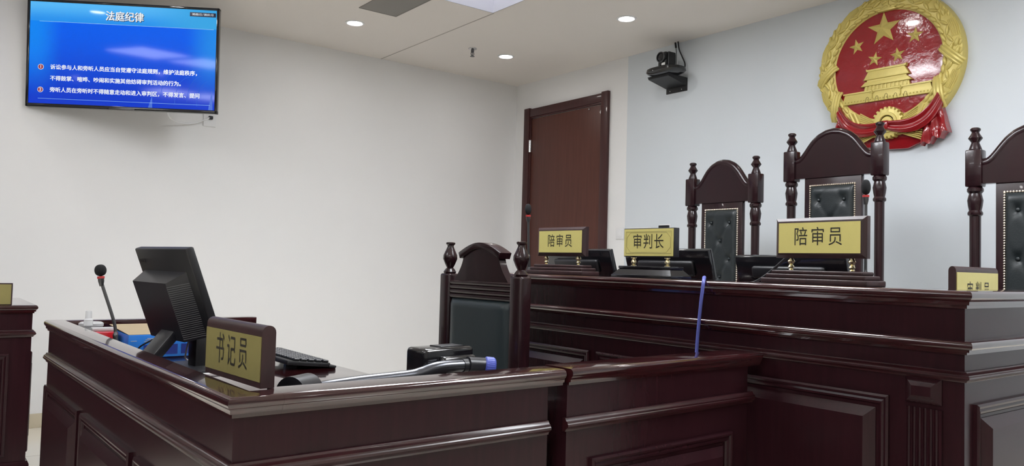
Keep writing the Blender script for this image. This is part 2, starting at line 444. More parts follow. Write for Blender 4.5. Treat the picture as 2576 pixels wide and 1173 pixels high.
def added_dark_door():  # unseen double door, added so the bench front has something dark to reflect
    t = bpy.data.objects.new('door_added_dark', None); COL.objects.link(t); t.location = (-6.35, 0, 0); struct(t)
    mb = MB()
    for a, b_ in (((-1.3, -.03, 0), (-1.2, -.001, 2.4)), ((1.2, -.03, 0), (1.3, -.001, 2.4)), ((-1.3, -.03, 2.3), (1.3, -.001, 2.4))): mb.box(a, b_, bev=.004)
    mb.build('door_frame', 'doorframe', t)
    for sx in (-1, 1):
        a, b_ = sorted((sx*.005, sx*1.198)); mb = MB(); mb.box((a, -.02, .005), (b_, -.001, 2.298), bev=.004); lf = mb.build('door_leaf', 'chairwood', t)
        mb = MB(); mb.tube([(sx*.1, -.055, .9), (sx*.1, -.055, 1.3)], .012, 12)
        for z in (.92, 1.28): mb.tube([(sx*.1, -.055, z), (sx*.1, -.018, z)], .009, 8)
        mb.build('door_handle', 'chrome', lf)
added_dark_door()
def added_dark_panelling():  # unseen dark boards, added to darken reflections in the bench and desk faces
    mb = MB(); mb.box((X0, -.02, 0), (-7.66, 0, 1.25), bev=.004); struct(mb.build('trim_added_left', 'chairwood'))
    mb = MB(); mb.box((X0, -8.0, 0), (X0+.02, -.021, 1.25), bev=.004); struct(mb.build('trim_added_near', 'chairwood'))
added_dark_panelling()

# ------------------------------------------------------------------ television
def television():
    W, Hh = 1.177, .679
    t = thing('television', 'large wall television on a swing arm showing blue courtroom rules', 'television', (-3.440, -.353, 2.376), rot=Euler((R(3.1), 0, R(-32.46)), 'XYZ'))
    sw, sh = W/2-.016, Hh/2-.016
    mb = MB()
    for a, b_ in (((-W/2, -.010, -Hh/2), (W/2, .03, -sh+.006)), ((-W/2, -.010, sh), (W/2, .03, Hh/2)), ((-W/2, -.010, -Hh/2), (-sw, .03, Hh/2)), ((sw, -.010, -Hh/2), (W/2, .03, Hh/2))): mb.box(a, b_, bev=.003)
    mb.build('bezel', 'blackgl', t)
    mb = MB(); mb.box((-W/2+.004, .026, -Hh/2+.004), (W/2-.004, .045, Hh/2-.004), bev=.008); mb.box((-.42, .044, -.3), (.42, .085, .12), bev=.02); mb.build('back_cover', 'blackpl', t)
    mb = MB(); mb.box((-.08, -.014, -Hh/2-.001), (.08, -.006, -Hh/2+.012), bev=.002); mb.build('brand_strip', 'steel', t)
    mb = MB(); mb.box((-sw-.002, -.004, -sh-.002), (sw+.002, .02, sh+.002)); scr = mb.build('screen', 'screen', t, smooth=0)
    P = lambda fx, fy: front(-sw+fx*2*sw, -.0052, sh-fy*2*sh)
    text('title_text', '法庭纪律', .064, 'txtsh', scr, P(.505, .118), sx=.92, bold=.0022)
    Q = lambda fx, fy: front(-sw+fx*2*sw, -.0060, sh-fy*2*sh)
    text('title_text', '法庭纪律', .064, 'txt', scr, Q(.502, .113), sx=.92, bold=.0018)
    mb = MB(); mb.box((-sw+.853*2*sw, -.0050, sh-.067*2*sh), (-sw+.995*2*sw, -.0042, sh-.026*2*sh)); mb.build('timer_box', 'txtsh', scr, smooth=0)
    text('timer_text', '00:00:15 / 00:01:12', .0195, 'txt', scr, Q(.924, .0465), sx=.88, bold=.0004)
    for body, fy, ln in (('诉讼参与人和旁听人员应当自觉遵守法庭规则，维护法庭秩序，', .635, 0), ('不得鼓掌、喧哗、吵闹和实施其他妨碍审判活动的行为。', .745, 1), ('旁听人员在旁听时不得随意走动和进入审判区，不得发言、提问', .857, 2)):
        text('rule_text', body, .0335, 'txt', scr, Q(.112, fy), sx=.985, bold=.0011, align='LEFT')
    for k, fy in (('1', .635), ('2', .857)):
        Mx = Q(.063, fy)
        mb = MB(); mb.lathe([(0, 0), (.0175, 0), (.0175, .0008), (0, .0008)], 28, Mx); mb.build('number_ring', 'txt', scr)
        mb = MB(); mb.lathe([(0, .0009), (.0150, .0009), (.0150, .0014), (0, .0014)], 28, Mx); mb.build('number_disc', 'txtred', scr)
        text('number_text', k, .027, 'txt', scr, Mx @ Matrix.Translation((0, 0, .0018)), bold=.0006)
    mb = MB(); mb.box((-sw+.05*2*sw, -.0055, sh-.191*2*sh), (-sw+.985*2*sw, -.005, sh-.1875*2*sh)); mb.build('header_line', 'txtline', scr, smooth=0)
    mb = MB(); mb.box((-sw+.05*2*sw, -.0055, sh-.944*2*sh), (-sw+.975*2*sw, -.005, sh-.9415*2*sh)); mb.build('footer_line', 'txtline', scr, smooth=0)
    # faint lighter blue gavel arcs at lower right of the picture
    MAT['gavel'] = emissive('screen_gavel', lin(20, 100, 225), .8)
    for cx, rr, a0, a1 in ((.80, .20, 95, 170), (.86, .16, 90, 185), (.93, .17, 95, 180), (.97, .14, 100, 190)):
        c0 = Vector((-sw+cx*2*sw, 0, sh-.92*2*sh))
        mb = MB(); mb.tube([(c0.x+rr*.55*math.cos(R(a)), -.0046, c0.z+rr*math.sin(R(a))) for a in range(a0, a1+1, 5)], .0011, 6); mb.build('gavel_outline', 'gavel', scr)
    mb = MB(); mb.prism([(-sw+.638*2*sw, -sh+.002), (-sw+.662*2*sw, -sh+.002), (-sw+.66*2*sw, -sh+.085)], -.0048, -.0041); mb.build('gavel_outline', 'gavel', scr, smooth=0); mb = MB(); mb.prism([(-sw+.965*2*sw, -sh+.002), (-sw+.99*2*sw, -sh+.002), (-sw+.985*2*sw, -sh+.14)], -.0048, -.0041); mb.build('gavel_outline', 'gavel', scr, smooth=0)
    # swing arm to the wall
    mb = MB(); mb.box((-.2, .085, -.15), (.2, .10, .15), bev=.004)
    Mi = t.matrix_basis.copy()
    Mi = Matrix.LocRotScale(t.location, t.rotation_euler, None).inverted()
    mb.build('mount_plate', 'blackpl', t)
    mb = MB()
    a, k, e = Vector((.0, .10, 0)), Mi @ Vector((-3.52, -.12, 2.376)), Mi @ Vector((-3.30, -.005, 2.376))
    mb.tube([a, k], .02, 12); mb.tube([k, e], .02, 12); mb.build('swing_arm', 'blackpl', t)
    mb = MB(); mb.box((-3.40, -.02, 2.25), (-3.20, -.001, 2.50), bev=.004, M=Mi); mb.build('wall_bracket', 'blackpl', t)
    # its lead hanging to the wall outlet
    pts = [(-3.16, -.30, 2.12), (-3.10, -.16, 2.06), (-3.0, -.06, 2.05), (-2.9, -.035, 2.065), (-2.80, -.028, 2.115)]
    mb = MB(); mb.tube(smooth_path(pts), .006, 8); tag(mb.build('power_lead', 'white'), 'pale power lead drooping under the television to the outlet', 'cable')
def smooth_path(pts, n=8):
    P = [Vector(p) for p in pts]; out = []
    for i in range(len(P)-1):
        p0, p1, p2, p3 = P[max(i-1, 0)], P[i], P[i+1], P[min(i+2, len(P)-1)]
        for k in range(n):
            u = k/n
            out.append(.5*((2*p1)+(p2-p0)*u+(2*p0-5*p1+4*p2-p3)*u*u+(3*p1-p0-3*p2+p3)*u**3))
    out.append(P[-1]); return out
television()

# ------------------------------------------------------------------ wall emblem
def star_poly(cx, cz, r, rot=90, inner=.40):
    return [(cx+(r if i % 2 == 0 else r*inner)*math.cos(R(rot+36*i)), cz+(r if i % 2 == 0 else r*inner)*math.sin(R(rot+36*i))) for i in range(10)]
def emblem():
    t = thing('wall_emblem', 'round gold and red national emblem in relief high on the grey wall', 'emblem', (0, -3.556, 2.328), -PI/2)
    D = -.055                                             # relief faces lie about here
    mb = MB(); mb.lathe([(0, .006), (.33, .006), (.33, .046), (.30, .049), (0, .052)], 72, RX); mb.build('red_field', 'red', t)
    def star(cx, cz, r, rot):
        b = bmesh.new(); P = star_poly(cx, cz, r, rot)
        a = [b.verts.new((x, -.050, z)) for x, z in P]; k = b.verts.new((cx, -.052-r*.30, cz))
        for i in range(10): b.faces.new((a[i], a[(i+1) % 10], k))
        b.faces.new(a); bmesh.ops.recalc_face_normals(b, faces=b.faces)
        m = MB(); m.merge(b); return m
    star(-.016, .212, .100, 90).build('large_star', 'gold', t, smooth=0)
    for (x, z, a) in ((-.178, .140, 100), (-.068, .044, 78), (.065, .044, 96), (.162, .137, 84)): star(x, z, .048, a).build('small_star', 'gold', t, smooth=0)
    # gate tower
    mb = MB()
    mb.prism([(-.262, -.205), (.272, -.205), (.252, -.142), (-.243, -.142)], -.062, -.04, bev=.003)
    mb.prism([(-.252, -.146), (.262, -.146), (.262, -.138), (-.252, -.138)], -.066, -.04)
    mb.prism([(-.125, -.138), (.142, -.138), (.136, -.112), (-.120, -.112)], -.064, -.04, bev=.002)
    for i in range(11): x = -.108+.0232*i; mb.box((x-.004, -.068, -.138), (x+.004, -.06, -.110))
    mb.prism([(-.142, -.113), (.158, -.113), (.130, -.088), (-.114, -.088)], -.073, -.04, bev=.003)
    mb.prism([(-.108, -.088), (.124, -.088), (.122, -.076), (-.106, -.076)], -.064, -.04)
    mb.prism([(-.126, -.077), (.142, -.077), (.112, -.026), (-.096, -.026)], -.071, -.04, bev=.004)
    mb.prism([(-.106, -.030), (.122, -.030), (.126, -.014), (.112, -.018), (-.096, -.018), (-.110, -.014)], -.074, -.04, bev=.002)
    for i in range(26):
        x = -.24+.0192*i
        if abs((x-.005) % .0575) > .0: mb.ball((x, -.063, -.190), .0042, 6, 4)
    mb.build('gate_tower', 'gold', t)
    for i, x in enumerate((-.105, -.048, .006, .060, .117)):
        hgt = .036 if i == 2 else .030
        m = MB(); m.tube([(x-.0115, -.0622, -.204), (x-.0085, -.0622, -.205+hgt*.55), (x-.0055, -.0622, -.205+hgt*.9), (x, -.0622, -.205+hgt), (x+.0055, -.0622, -.205+hgt*.9), (x+.0085, -.0622, -.205+hgt*.55), (x+.0115, -.0622, -.204)], .0016, 6); m.build('gate_arch', 'goldink', t)
    for x in (-.076, .090):
        m = MB(); m.tube([(x, -.067, -.185), (x, -.067, -.138)], .0035, 8); m.tube([(x-.014, -.067, -.150), (x, -.068, -.156), (x+.014, -.067, -.150)], .003, 6)
        m.build('ornamental_column', 'gold', t)
    # wreath: domed ring with rows of grains, awns and binding bands
    mb = MB()
    mb.lathe([(.312, .0), (.421, .0), (.423, .030), (.414, .052), (.385, .064), (.345, .064), (.322, .056), (.312, .046), (.312, 0)], 96, RX)
    def at(r, a, h): return Vector((r*math.cos(a), -h, r*math.sin(a)))
    def grain(r, a, lean, ln, wd, h):
        p = at(r, a, h); side = 1 if math.cos(a) >= 0 else -1
        ang = a + side*(PI/2+lean)                         # grains point up each side of the ring
        Mr = Matrix.Translation(p) @ Matrix.Rotation(-ang, 4, 'Y')
        mb.ball((0, 0, 0), (ln, .013, wd), 10, 6, Mr)
    bands = [3, -33, 196, 222]
    for row, (r, n, lean, ln, wd) in enumerate(((.331, 48, .25, .026, .0115), (.391, 50, -.42, .026, .0115), (.407, 56, -.50, .020, .008))):
        for i in range(n):
            a = 2*PI*(i+.5*(row % 2))/n - PI/2
            deg = math.degrees(a) % 360
            if 232 < deg < 308: continue
            if row and any(abs((deg-c+180) % 360-180) < 9 for c in (58, 122, 20, 160, 338, 202)): continue
            grain(r, a, lean, ln, wd, .061 if row != 2 else .053)
    for i in range(46):                                    # second grain row along the crown of the ring
        a = 2*PI*i/46 - PI/2; deg = math.degrees(a) % 360
        if 232 < deg < 308: continue
        grain(.363, a, .45 if i % 2 else -.45, .027, .0095, .066)
    for c in (58, 122, 20, 160, 338, 202):                 # bundles of long awns
        side = 1 if math.cos(R(c)) >= 0 else -1
        for k in range(6):
            a = R(c)
            mb.tube([at(.378+.007*k, a-side*.13, .064-.0012*k*k*.5), at(.380+.0075*k, a, .066-.0012*k*k*.5), at(.384+.0065*k, a+side*.13, .064-.0012*k*k*.5)], [.0042, .0042, .002], 6)
    mb.build('wheat_wreath', 'gold', t)
    for p0, p1 in (((.308, .042), (.412, -.064)), ((.288, -.120), (.309, -.292)), ((-.308, .042), (-.412, -.064)), ((-.288, -.120), (-.309, -.292))):
        p0, p1 = Vector((p0[0], 0, p0[1])), Vector((p1[0], 0, p1[1])); d = (p1-p0).normalized(); q = Vector((-d.z, 0, d.x))
        mb = MB()
        for off in (-.017, 0, .017):
            pts = [p0.lerp(p1, k)+q*off+Vector((0, -hh, 0)) for k, hh in ((0, .046), (.12, .066), (.5, .076), (.82, .068), (1, .046))]
            mb.tube(pts, .0095 if off else .0125, 8)
        mb.build('binding_band', 'gold', t)
    mb = MB(); mb.prism([(-.05, .310), (.075, .310), (.02, .345), (.012, .425), (-.012, .425), (-.014, .345)], -.070, -.03, bev=.004)
    mb.build('top_knot', 'gold', t)
    # cogwheel
    P = []
    for i in range(22):
        for da, r in ((-.33, .080), (-.22, .092), (.22, .092), (.33, .080)):
            a = 2*PI*(i+da)/22; P.append((.02+r*math.cos(a), -.342+r*math.sin(a)))
    mb = MB(); mb.prism(P, -.078, -.03, bev=.002)
    mb.lathe([(.040, .078), (.060, .078), (.058, .086), (.043, .086), (.040, .078)], 40, Matrix.Translation((.02, 0, -.342)) @ RX)
    mb.lathe([(0, .088), (.030, .086), (.036, .078), (0, .078)], 30, Matrix.Translation((.02, 0, -.342)) @ RX)
    mb.build('cogwheel', 'gold', t)
    # straws fanning from the cogwheel
    for sx in (-1, 1):
        mb = MB()
        for k in range(5):
            mb.tube([(.02+sx*.085, -.066, -.352+.008*k), (.02+sx*.165, -.064, -.322+.013*k)], .0042, 6)
            mb.tube([(.02+sx*.075, -.066, -.385-.006*k), (.02+sx*.19, -.060, -.405-.013*k)], .0042, 6)
        mb.tube([(.02+sx*.17, -.068, -.33), (.02+sx*.20, -.068, -.262)], .011, 8); mb.tube([(.02+sx*.195, -.068, -.325), (.02+sx*.225, -.068, -.262)], .011, 8)
        mb.build('straw_bundle', 'gold', t)
    # red ribbon: cloth behind, two swags, knot and two tails
    mb = MB()
    def bez(p, u):
        p = [Vector(q) for q in p]
        while len(p) > 1: p = [a.lerp(b_, u) for a, b_ in zip(p, p[1:])]
        return p[0]
    mb.prism([(-.29, -.24), (-.30, -.37), (-.20, -.46), (-.06, -.475), (.02, -.492), (.12, -.495), (.22, -.455), (.30, -.40), (.31, -.24)][::1], -.035, -.008, bev=.006)
    for sx in (-1, 1):
        top = [(.02, -.336), (.02+sx*.10, -.342), (.02+sx*.20, -.368), (.02+sx*.285, -.215)]
        bot = [(.02, -.382), (.02+sx*.12, -.440), (.02+sx*.25, -.425), (.02+sx*.305, -.270)]
        def fn(u, v, top=top, bot=bot):
            a = bez(top, u); b_ = bez(bot, u); p = a.lerp(b_, v)
            return (p.x, -.100+.010*u-.007*math.sin(v*PI*3.2+u*1.5)*(1-.2*u), p.y)
        mb.grid(fn, 24, 20, back=-.03)
        if sx > 0:
            q0, q1, q2, q3 = (.235, -.30), (.292, -.215), (.348, -.432), (.205, -.492)
        else:
            q0, q1, q2, q3 = (-.20, -.30), (-.285, -.225), (-.305, -.365), (-.175, -.46)
        def tail(u, v, q0=q0, q1=q1, q2=q2, q3=q3):
            a = Vector(q0).lerp(Vector(q1), u); b_ = Vector(q3).lerp(Vector(q2), u)
            p = a.lerp(b_, v); z = p.y + (.012*math.sin(u*PI*5) if v > 0 else 0)*v
            return (p.x, -.058-.016*v-.009*math.sin(u*PI*5.2)*(.3+.7*v)-.006*math.sin(v*10+u*6), z)
        mb.grid(tail, 20, 16, back=-.015)
    mb.box((.001, -.112, -.386), (.041, -.06, -.334), bev=.007)
    mb.build('red_ribbon', 'red', t)
emblem()

# ------------------------------------------------------------------ wall camera
def wall_camera():
    br = thing('camera_bracket', 'black steel shelf bracket screwed to the wall under the camera', 'bracket', (0, -1.953, 2.488), -PI/2)
    mb = MB(); mb.box((-.10, -.006, -.06), (.10, -.0005, .036), bev=.002); mb.build('wall_flange', 'blackpl', br)
    mb = MB(); mb.prism([(-.10, .030), (.10, .030), (.10, .036), (-.10, .036)], -.21, -.004)
    mb.build('shelf_plate', 'blackpl', br)
    mb = MB()
    b = bmesh.new(); pr = [(-.004, -.022), (-.004, .0305), (-.205, .0305), (-.205, .018)]
    A = [b.verts.new((-.097, y, z)) for y, z in pr]; B = [b.verts.new((.097, y, z)) for y, z in pr]
    b.faces.new(A); b.faces.new(B[::-1])
    for i in range(4): b.faces.new((A[i], B[i], B[(i+1) % 4], A[(i+1) % 4]))
    bmesh.ops.recalc_face_normals(b, faces=b.faces); mb.merge(b); mb.build('gusset', 'blackpl', br)
    for x in (-.06, .05):
        mb = MB(); mb.lathe([(0, 0), (.005, 0), (.004, .003), (0, .004)], 10, Matrix.Translation((x, -.006, -.042)) @ RX)
        mb.build('screw', 'chrome', br)
    t = thing('conference_camera', 'black pan and tilt camera on a wall bracket near the ceiling', 'camera', (-.160, -1.985, 2.5245), -PI/2 - R(2))
    P = []
    w_, d_ = .150, .105
    for i in range(40):
        a = 2*PI*i/40; c, s_ = math.cos(a), math.sin(a)
        P.append((w_*math.copysign(abs(c)**.62, c), d_*math.copysign(abs(s_)**.75, s_)))
    def slab(lo, hi, sc0, sc1):
        b = bmesh.new(); n = len(P)
        rings = [[b.verts.new((x*sc, y*sc, z)) for x, y in P] for sc, z in ((sc0*.72, lo), (sc0, lo+.012), (1.0, (lo+hi)/2), (sc1, hi-.004), (sc1*.95, hi))]
        for a, c in zip(rings, rings[1:]):
            for i in range(n): b.faces.new((a[i], a[(i+1) % n], c[(i+1) % n], c[i]))
        b.faces.new(rings[0][::-1]); b.faces.new(rings[-1]); bmesh.ops.recalc_face_normals(b, faces=b.faces); return b
    mb = MB(); mb.merge(slab(0, .050, .9, .97)); mb.build('camera_base', 'blackgl', t)
    mb = MB(); mb.ball((-.03, -.1052, .026), .003, 8, 6); mb.build('indicator_lamp', 'white', t)
    mb = MB()
    for sx in (-1, 1):
        a, b_ = sorted((sx*.054, sx*.038)); mb.box((a, -.030, .048), (b_, .045, .165), bev=.008, seg=3)
    mb.box((-.052, .025, .05), (.052, .048, .155), bev=.006)
    mb.build('yoke', 'blackpl', t)
    mb = MB(); mb.box((-.037, -.045, .060), (.037, .030, .168), bev=.018, seg=4)
    mb.tube([(0, .03, .125), (0, -.055, .125)], .039, 28); hd = mb.build('camera_head', 'blackpl', t)
    mb = MB(); mb.lathe([(.033, .055), (.039, .055), (.039, .062), (.033, .064), (.033, .055)], 32, Matrix.Translation((0, 0, .125)) @ RX); mb.build('lens_ring', 'steel', hd)
    mb = MB(); mb.lathe([(0, .062), (.018, .061), (.033, .056), (0, .056)], 32, Matrix.Translation((0, 0, .125)) @ RX); mb.build('lens', 'blackgl', hd)
    mb = MB(); mb.box((.000, -.0475, .056), (.032, -.044, .084)); mb.build('sticker', 'paper', hd, smooth=0)
    # leads from the ceiling
    mb = MB(); mb.tube(smooth_path([(-.035, -1.985, 2.799), (-.03, -1.993, 2.74), (-.03, -2.022, 2.68), (-.03, -2.05, 2.62), (-.05, -2.055, 2.575), (-.085, -2.03, 2.565)]), .005, 8); tag(mb.build('camera_lead', 'bcable'), 'black lead curving from the ceiling to the wall camera', 'cable')
    mb = MB(); mb.tube(smooth_path([(-.03, -1.955, 2.799), (-.015, -1.955, 2.70), (-.015, -1.95, 2.56)]), .0025, 8); mb.tube([(-.03, -1.955, 2.799), (-.022, -1.955, 2.76)], .007, 8); tag(mb.build('camera_lead', 'bcable'), 'thin straight lead dropping behind the wall camera', 'cable')
wall_camera()

# ------------------------------------------------------------------ panelled joinery
def cap_profile(z, back, over, t):
    """rail: flat top, rounded nose, cove under it; returns (out, z)"""
    pts = [(-back, z), (over-.012, z)]
    for a in (70, 50, 30, 10, -10, -30, -50): pts.append((over-.012+.012*math.cos(R(a)), z-.012+.012*math.sin(R(a))))
    pts += [(over*.62, z-t*.60), (over*.58, z-t*.80), (over*.30, z-t*.82), (over*.28, z-t), (-back, z-t)]
    return pts
def mould_profile(z0, z1, out):
    h = z1-z0
    return [(-.004, z0), (out*.35, z0), (out*.5, z0+h*.18), (out*.75, z0+h*.28), (out, z0+h*.40), (out, z0+h*.55), (out*.86, z0+h*.62), (out*.86, z0+h*.72), (out*.55, z0+h*.80), (out*.35, z1), (-.004, z1)]
def raised(parent, M, u0, u1, v0, v1, mat='wood', bev=.026, name='raised_panel'):
    """picture-frame moulding and a bevelled field on a face; M maps (u, v, n)"""
    b = MB()
    pf = [(.0, .0), (.0, .010), (.006, .014), (.012, .012), (.014, .008), (.020, .010), (.026, .008), (.030, .003), (.030, .0)]
    q = bmesh.new(); rings = []
    for cu, cv, su, sv in ((u0, v0, 1, 1), (u1, v0, -1, 1), (u1, v1, -1, -1), (u0, v1, 1, -1)):
        rings.append([q.verts.new((cu+su*o, cv+sv*o, n)) for o, n in pf])
    for i in range(4):
        a, c = rings[i], rings[(i+1) % 4]
        for j in range(len(pf)-1): q.faces.new((a[j], a[j+1], c[j+1], c[j]))
    bmesh.ops.recalc_face_normals(q, faces=q.faces)
    b.merge(q, M)
    g = .040; q = bmesh.new()
    L0 = [q.verts.new(p) for p in ((u0+g, v0+g, 0), (u1-g, v0+g, 0), (u1-g, v1-g, 0), (u0+g, v1-g, 0))]
    L1 = [q.verts.new(p) for p in ((u0+g, v0+g, .003), (u1-g, v0+g, .003), (u1-g, v1-g, .003), (u0+g, v1-g, .003))]
    k = g+bev
    L2 = [q.verts.new(p) for p in ((u0+k, v0+k, .022), (u1-k, v0+k, .022), (u1-k, v1-k, .022), (u0+k, v1-k, .022))]
    for A, B in ((L0, L1), (L1, L2)):
        for i in range(4): q.faces.new((A[i], A[(i+1) % 4], B[(i+1) % 4], B[i]))
    q.faces.new(L2); bmesh.ops.recalc_face_normals(q, faces=q.faces)
    b.merge(q, M)
    return b.build(name, mat, parent, smooth=25)
def fr(px, py, dx, dy):
    d = Vector((dx, dy)).normalized()
    return Matrix(((d.x, 0, d.y, px), (d.y, 0, -d.x, py), (0, 1, 0, 0), (0, 0, 0, 1)))

def clerk_desk():
    t = thing('clerk_desk', 'dark mahogany panelled clerk desk in the left foreground', 'desk', (-3.968, -4.343, 0), R(1.6))
    Wd, Ln, Z = .782, 2.0, .855
    mb = MB(); mb.box((0, 0, 0), (.045, Ln, .82)); mb.build('left_panel', 'wood', t, smooth=0)
    mb = MB(); mb.box((.045, 0, 0), (Wd, .07, .82)); mb.build('front_panel', 'wood', t, smooth=0)
    mb = MB(); mb.box((.045, Ln-.04, 0), (Wd, Ln, .82)); mb.build('back_panel', 'wood', t, smooth=0)
    path = [(0, Ln), (0, 0), (Wd, 0)]
    prof = cap_profile(Z, .045, .018, .040)
    mb = MB(); mb.sweep(prof, [(0, Ln+.01), (0, 0), (.09, 0)])
    mb.build('cap_rail', 'woodh', t, smooth=40)
    mb = MB(); mb.sweep(cap_profile(Z, .07, .018, .040), [(.0902, 0), (Wd+.046, 0)]); mb.build('cap_rail', 'woodh', t, smooth=40)
    mb = MB(); mb.box((.046, Ln-.05, .82), (Wd+.01, Ln+.01, Z-.0003), bev=.004); mb.build('cap_rail', 'woodh', t)
    mb = MB(); mb.sweep(mould_profile(.697, .731, .017), path); mb.build('moulding', 'woodm', t, smooth=40)
    mb = MB(); mb.sweep([(-.004, 0), (.014, 0), (.014, .085), (.008, .10), (-.004, .10)], path); mb.build('plinth', 'wood', t, smooth=40)
    Ml = fr(0, Ln, 0, -1)
    for a, b_ in ((.022, .640), (.690, 1.300), (1.350, 1.960)): raised(t, Ml, a, b_, .13, .612)
    Mf = fr(0, 0, 1, 0)
    raised(t, Mf, .08, .70, .13, .612)
    mb = MB(); mb.box((.0455, .071, .715), (.745, Ln-.042, .745), bev=.002); mb.build('desktop', 'woodh', t)
    mb = MB(); mb.box((Wd+.001, .071, .738), (Wd+.05, .13, .764), bev=.002); mb.build('desktop_lip_sheen', 'lidgrey', t)  # pale grey painted in for the white wall mirrored on the desktop end
    mb = MB(); mb.box((.70, .5, .10), (.72, Ln-.05, .714)); mb.build('side_panel', 'wood', t, smooth=0)
    return t
clerk_desk()

def gate_partition():
    t = thing('partition_panel', 'low mahogany partition between the clerk desk and the judge bench', 'partition', (-3.128, -4.328, 0), R(2.4))
    W_ = .79
    mb = MB(); mb.box((0, 0, 0), (W_, .07, .82)); mb.build('panel_body', 'wood', t, smooth=0)
    mb = MB(); mb.sweep(cap_profile(.857, .085, .020, .042), [(.0, 0), (W_+.056, 0)]); mb.build('cap_rail', 'woodh', t, smooth=40)
    mb = MB(); mb.sweep(mould_profile(.700, .734, .017), [(-.01, 0), (W_+.02, 0)]); mb.build('moulding', 'woodm', t, smooth=40)
    mb = MB(); mb.sweep([(-.004, 0), (.014, 0), (.014, .085), (.008, .10), (-.004, .10)], [(0, 0), (W_, 0)]); mb.build('plinth', 'wood', t, smooth=40)
    raised(t, fr(0, 0, 1, 0), .085, .70, .13, .622)
gate_partition()

def far_desk():
    t = thing('side_desk', 'dark mahogany desk at the left edge with a name plate on its front rail', 'desk', (-3.972, -1.335, 0), 0)
    Lx, Ly, Z = 1.5, .72, .855
    mb = MB(); mb.box((-Lx, 0, 0), (0, .05, .82)); mb.build('front_panel', 'wood', t, smooth=0)
    mb = MB(); mb.box((-.05, .05, 0), (0, Ly, .82)); mb.build('side_panel', 'wood', t, smooth=0)
    path = [(-Lx, 0), (0, 0), (0, Ly)]
    mb = MB(); mb.sweep(cap_profile(Z, .075, .020, .040), path); mb.build('cap_rail', 'woodh', t, smooth=40)
    mb = MB(); mb.sweep(mould_profile(.700, .734, .017), path); mb.build('moulding', 'woodm', t, smooth=40)
    mb = MB(); mb.sweep([(-.004, 0), (.014, 0), (.014, .085), (.008, .10), (-.004, .10)], path); mb.build('plinth', 'wood', t, smooth=40)
    raised(t, fr(-Lx, 0, 1, 0), Lx-.69, Lx-.09, .13, .622); raised(t, fr(0, 0, 0, 1), .06, .66, .13, .622)
    mb = MB(); mb.box((-Lx, .052, .715), (-.052, Ly, .745)); mb.build('desktop', 'woodh', t)
far_desk()

def judge_bench():
    t = thing('judge_bench', 'long dark mahogany judge bench with mouldings below the emblem', 'bench', (0, 0, 0))
    fx, fy, yl, xr = -2.250, -4.903, -2.72, -.9
    path = [(fx, yl), (fx, fy), (xr, fy)]
    Z = 1.078
    mb = MB(); mb.sweep([(-.05, 0), (0, 0), (0, 1.05), (-.05, 1.05)], path); mb.build('bench_body', 'wood', t, smooth=0)
    mb = MB(); mb.box((fx+.05, yl-.05, 0), (-1.6, yl, 1.04)); mb.build('end_panel', 'wood', t, smooth=0)
    mb = MB(); mb.sweep(cap_profile(Z, .21, .030, .046), path); mb.build('cap_rail', 'woodh', t, smooth=40)
    mb = MB(); mb.sweep(cap_profile(.947, .004, .032, .036), path); mb.build('middle_rail', 'woodh', t, smooth=40)
    mb = MB(); mb.sweep(mould_profile(.838, .866, .020), path); mb.build('moulding', 'woodm', t, smooth=40)
    mb = MB(); mb.sweep([(-.004, 0), (.018, 0), (.018, .11), (.010, .13), (-.004, .13)], path); mb.build('plinth', 'wood', t, smooth=40)
    M = fr(fx, yl, 0, -1)
    U = lambda y: yl-y
    raised(t, M, U(-2.80), U(-3.478), .18, .777); raised(t, M, U(-3.518), U(-4.706), .18, .777, bev=.028)
    # pilaster block and flutes near the corner
    b = MB(); q = bmesh.new(); u0, u1, v0, v1 = U(-4.752), U(-4.848), .768, .838
    rings = [[q.verts.new((x, y, n)) for x, y in ((u0+g, v0+g), (u1-g, v0+g), (u1-g, v1-g), (u0+g, v1-g))] for g, n in ((0, 0), (0, .006), (.005, .012), (.022, .022))]
    for A, B in zip(rings, rings[1:]):
        for i in range(4): q.faces.new((A[i], A[(i+1) % 4], B[(i+1) % 4], B[i]))
    q.faces.new(rings[-1]); bmesh.ops.recalc_face_normals(q, faces=q.faces); b.merge(q, M); b.build('pilaster_block', 'wood', t, smooth=25)
    b = MB()
    q = bmesh.new(); n = 6
    prof = [(u0-.002, 0), (u0-.002, .010)]
    for i in range(n):
        a = u0+.004+(u1-u0-.008)*i/n; w_ = (u1-u0-.008)/n
        for k in range(7):
            th = PI*k/6; prof.append((a+w_/2-w_*.42*math.cos(th), .010-.007*math.sin(th)))
    prof += [(u1+.002, .010), (u1+.002, 0)]
    A = [q.verts.new((x, .756, z)) for x, z in prof]; B = [q.verts.new((x, .13, z)) for x, z in prof]
    for i in range(len(prof)-1): q.faces.new((A[i], A[i+1], B[i+1], B[i]))
    q.faces.new(A); bmesh.ops.recalc_face_normals(q, faces=q.faces); b.merge(q, M); b.build('fluted_pilaster', 'wood', t, smooth=40)
    raised(t, fr(fx, fy, 1, 0), .052, .86, .18, .777, bev=.028)
    mb = MB(); mb.box((fx+.052, yl-.052, .975), (-1.35, fy+.052, .999)); mb.build('desktop', 'woodh', t, smooth=0)
judge_bench()

def blue_cable():
    pts = [(-1.96, -3.82, 1.008), (-2.02, -3.86, 1.06), (-2.06, -3.895, 1.0865), (-2.16, -3.972, 1.085), (-2.25, -4.045, 1.088), (-2.286, -4.072, 1.072), (-2.2905, -4.070, 1.03), (-2.2905, -4.062, .96), (-2.2900, -4.052, .85), (-2.2895, -4.045, .70), (-2.2885, -4.04, .45), (-2.30, -4.02, .012), (-2.36, -3.95, .008)]
    mb = MB(); mb.tube(smooth_path(pts), .0062, 10); tag(mb.build('network_cable', 'cable'), 'blue network cable hanging over the front of the judge bench', 'cable')
blue_cable()

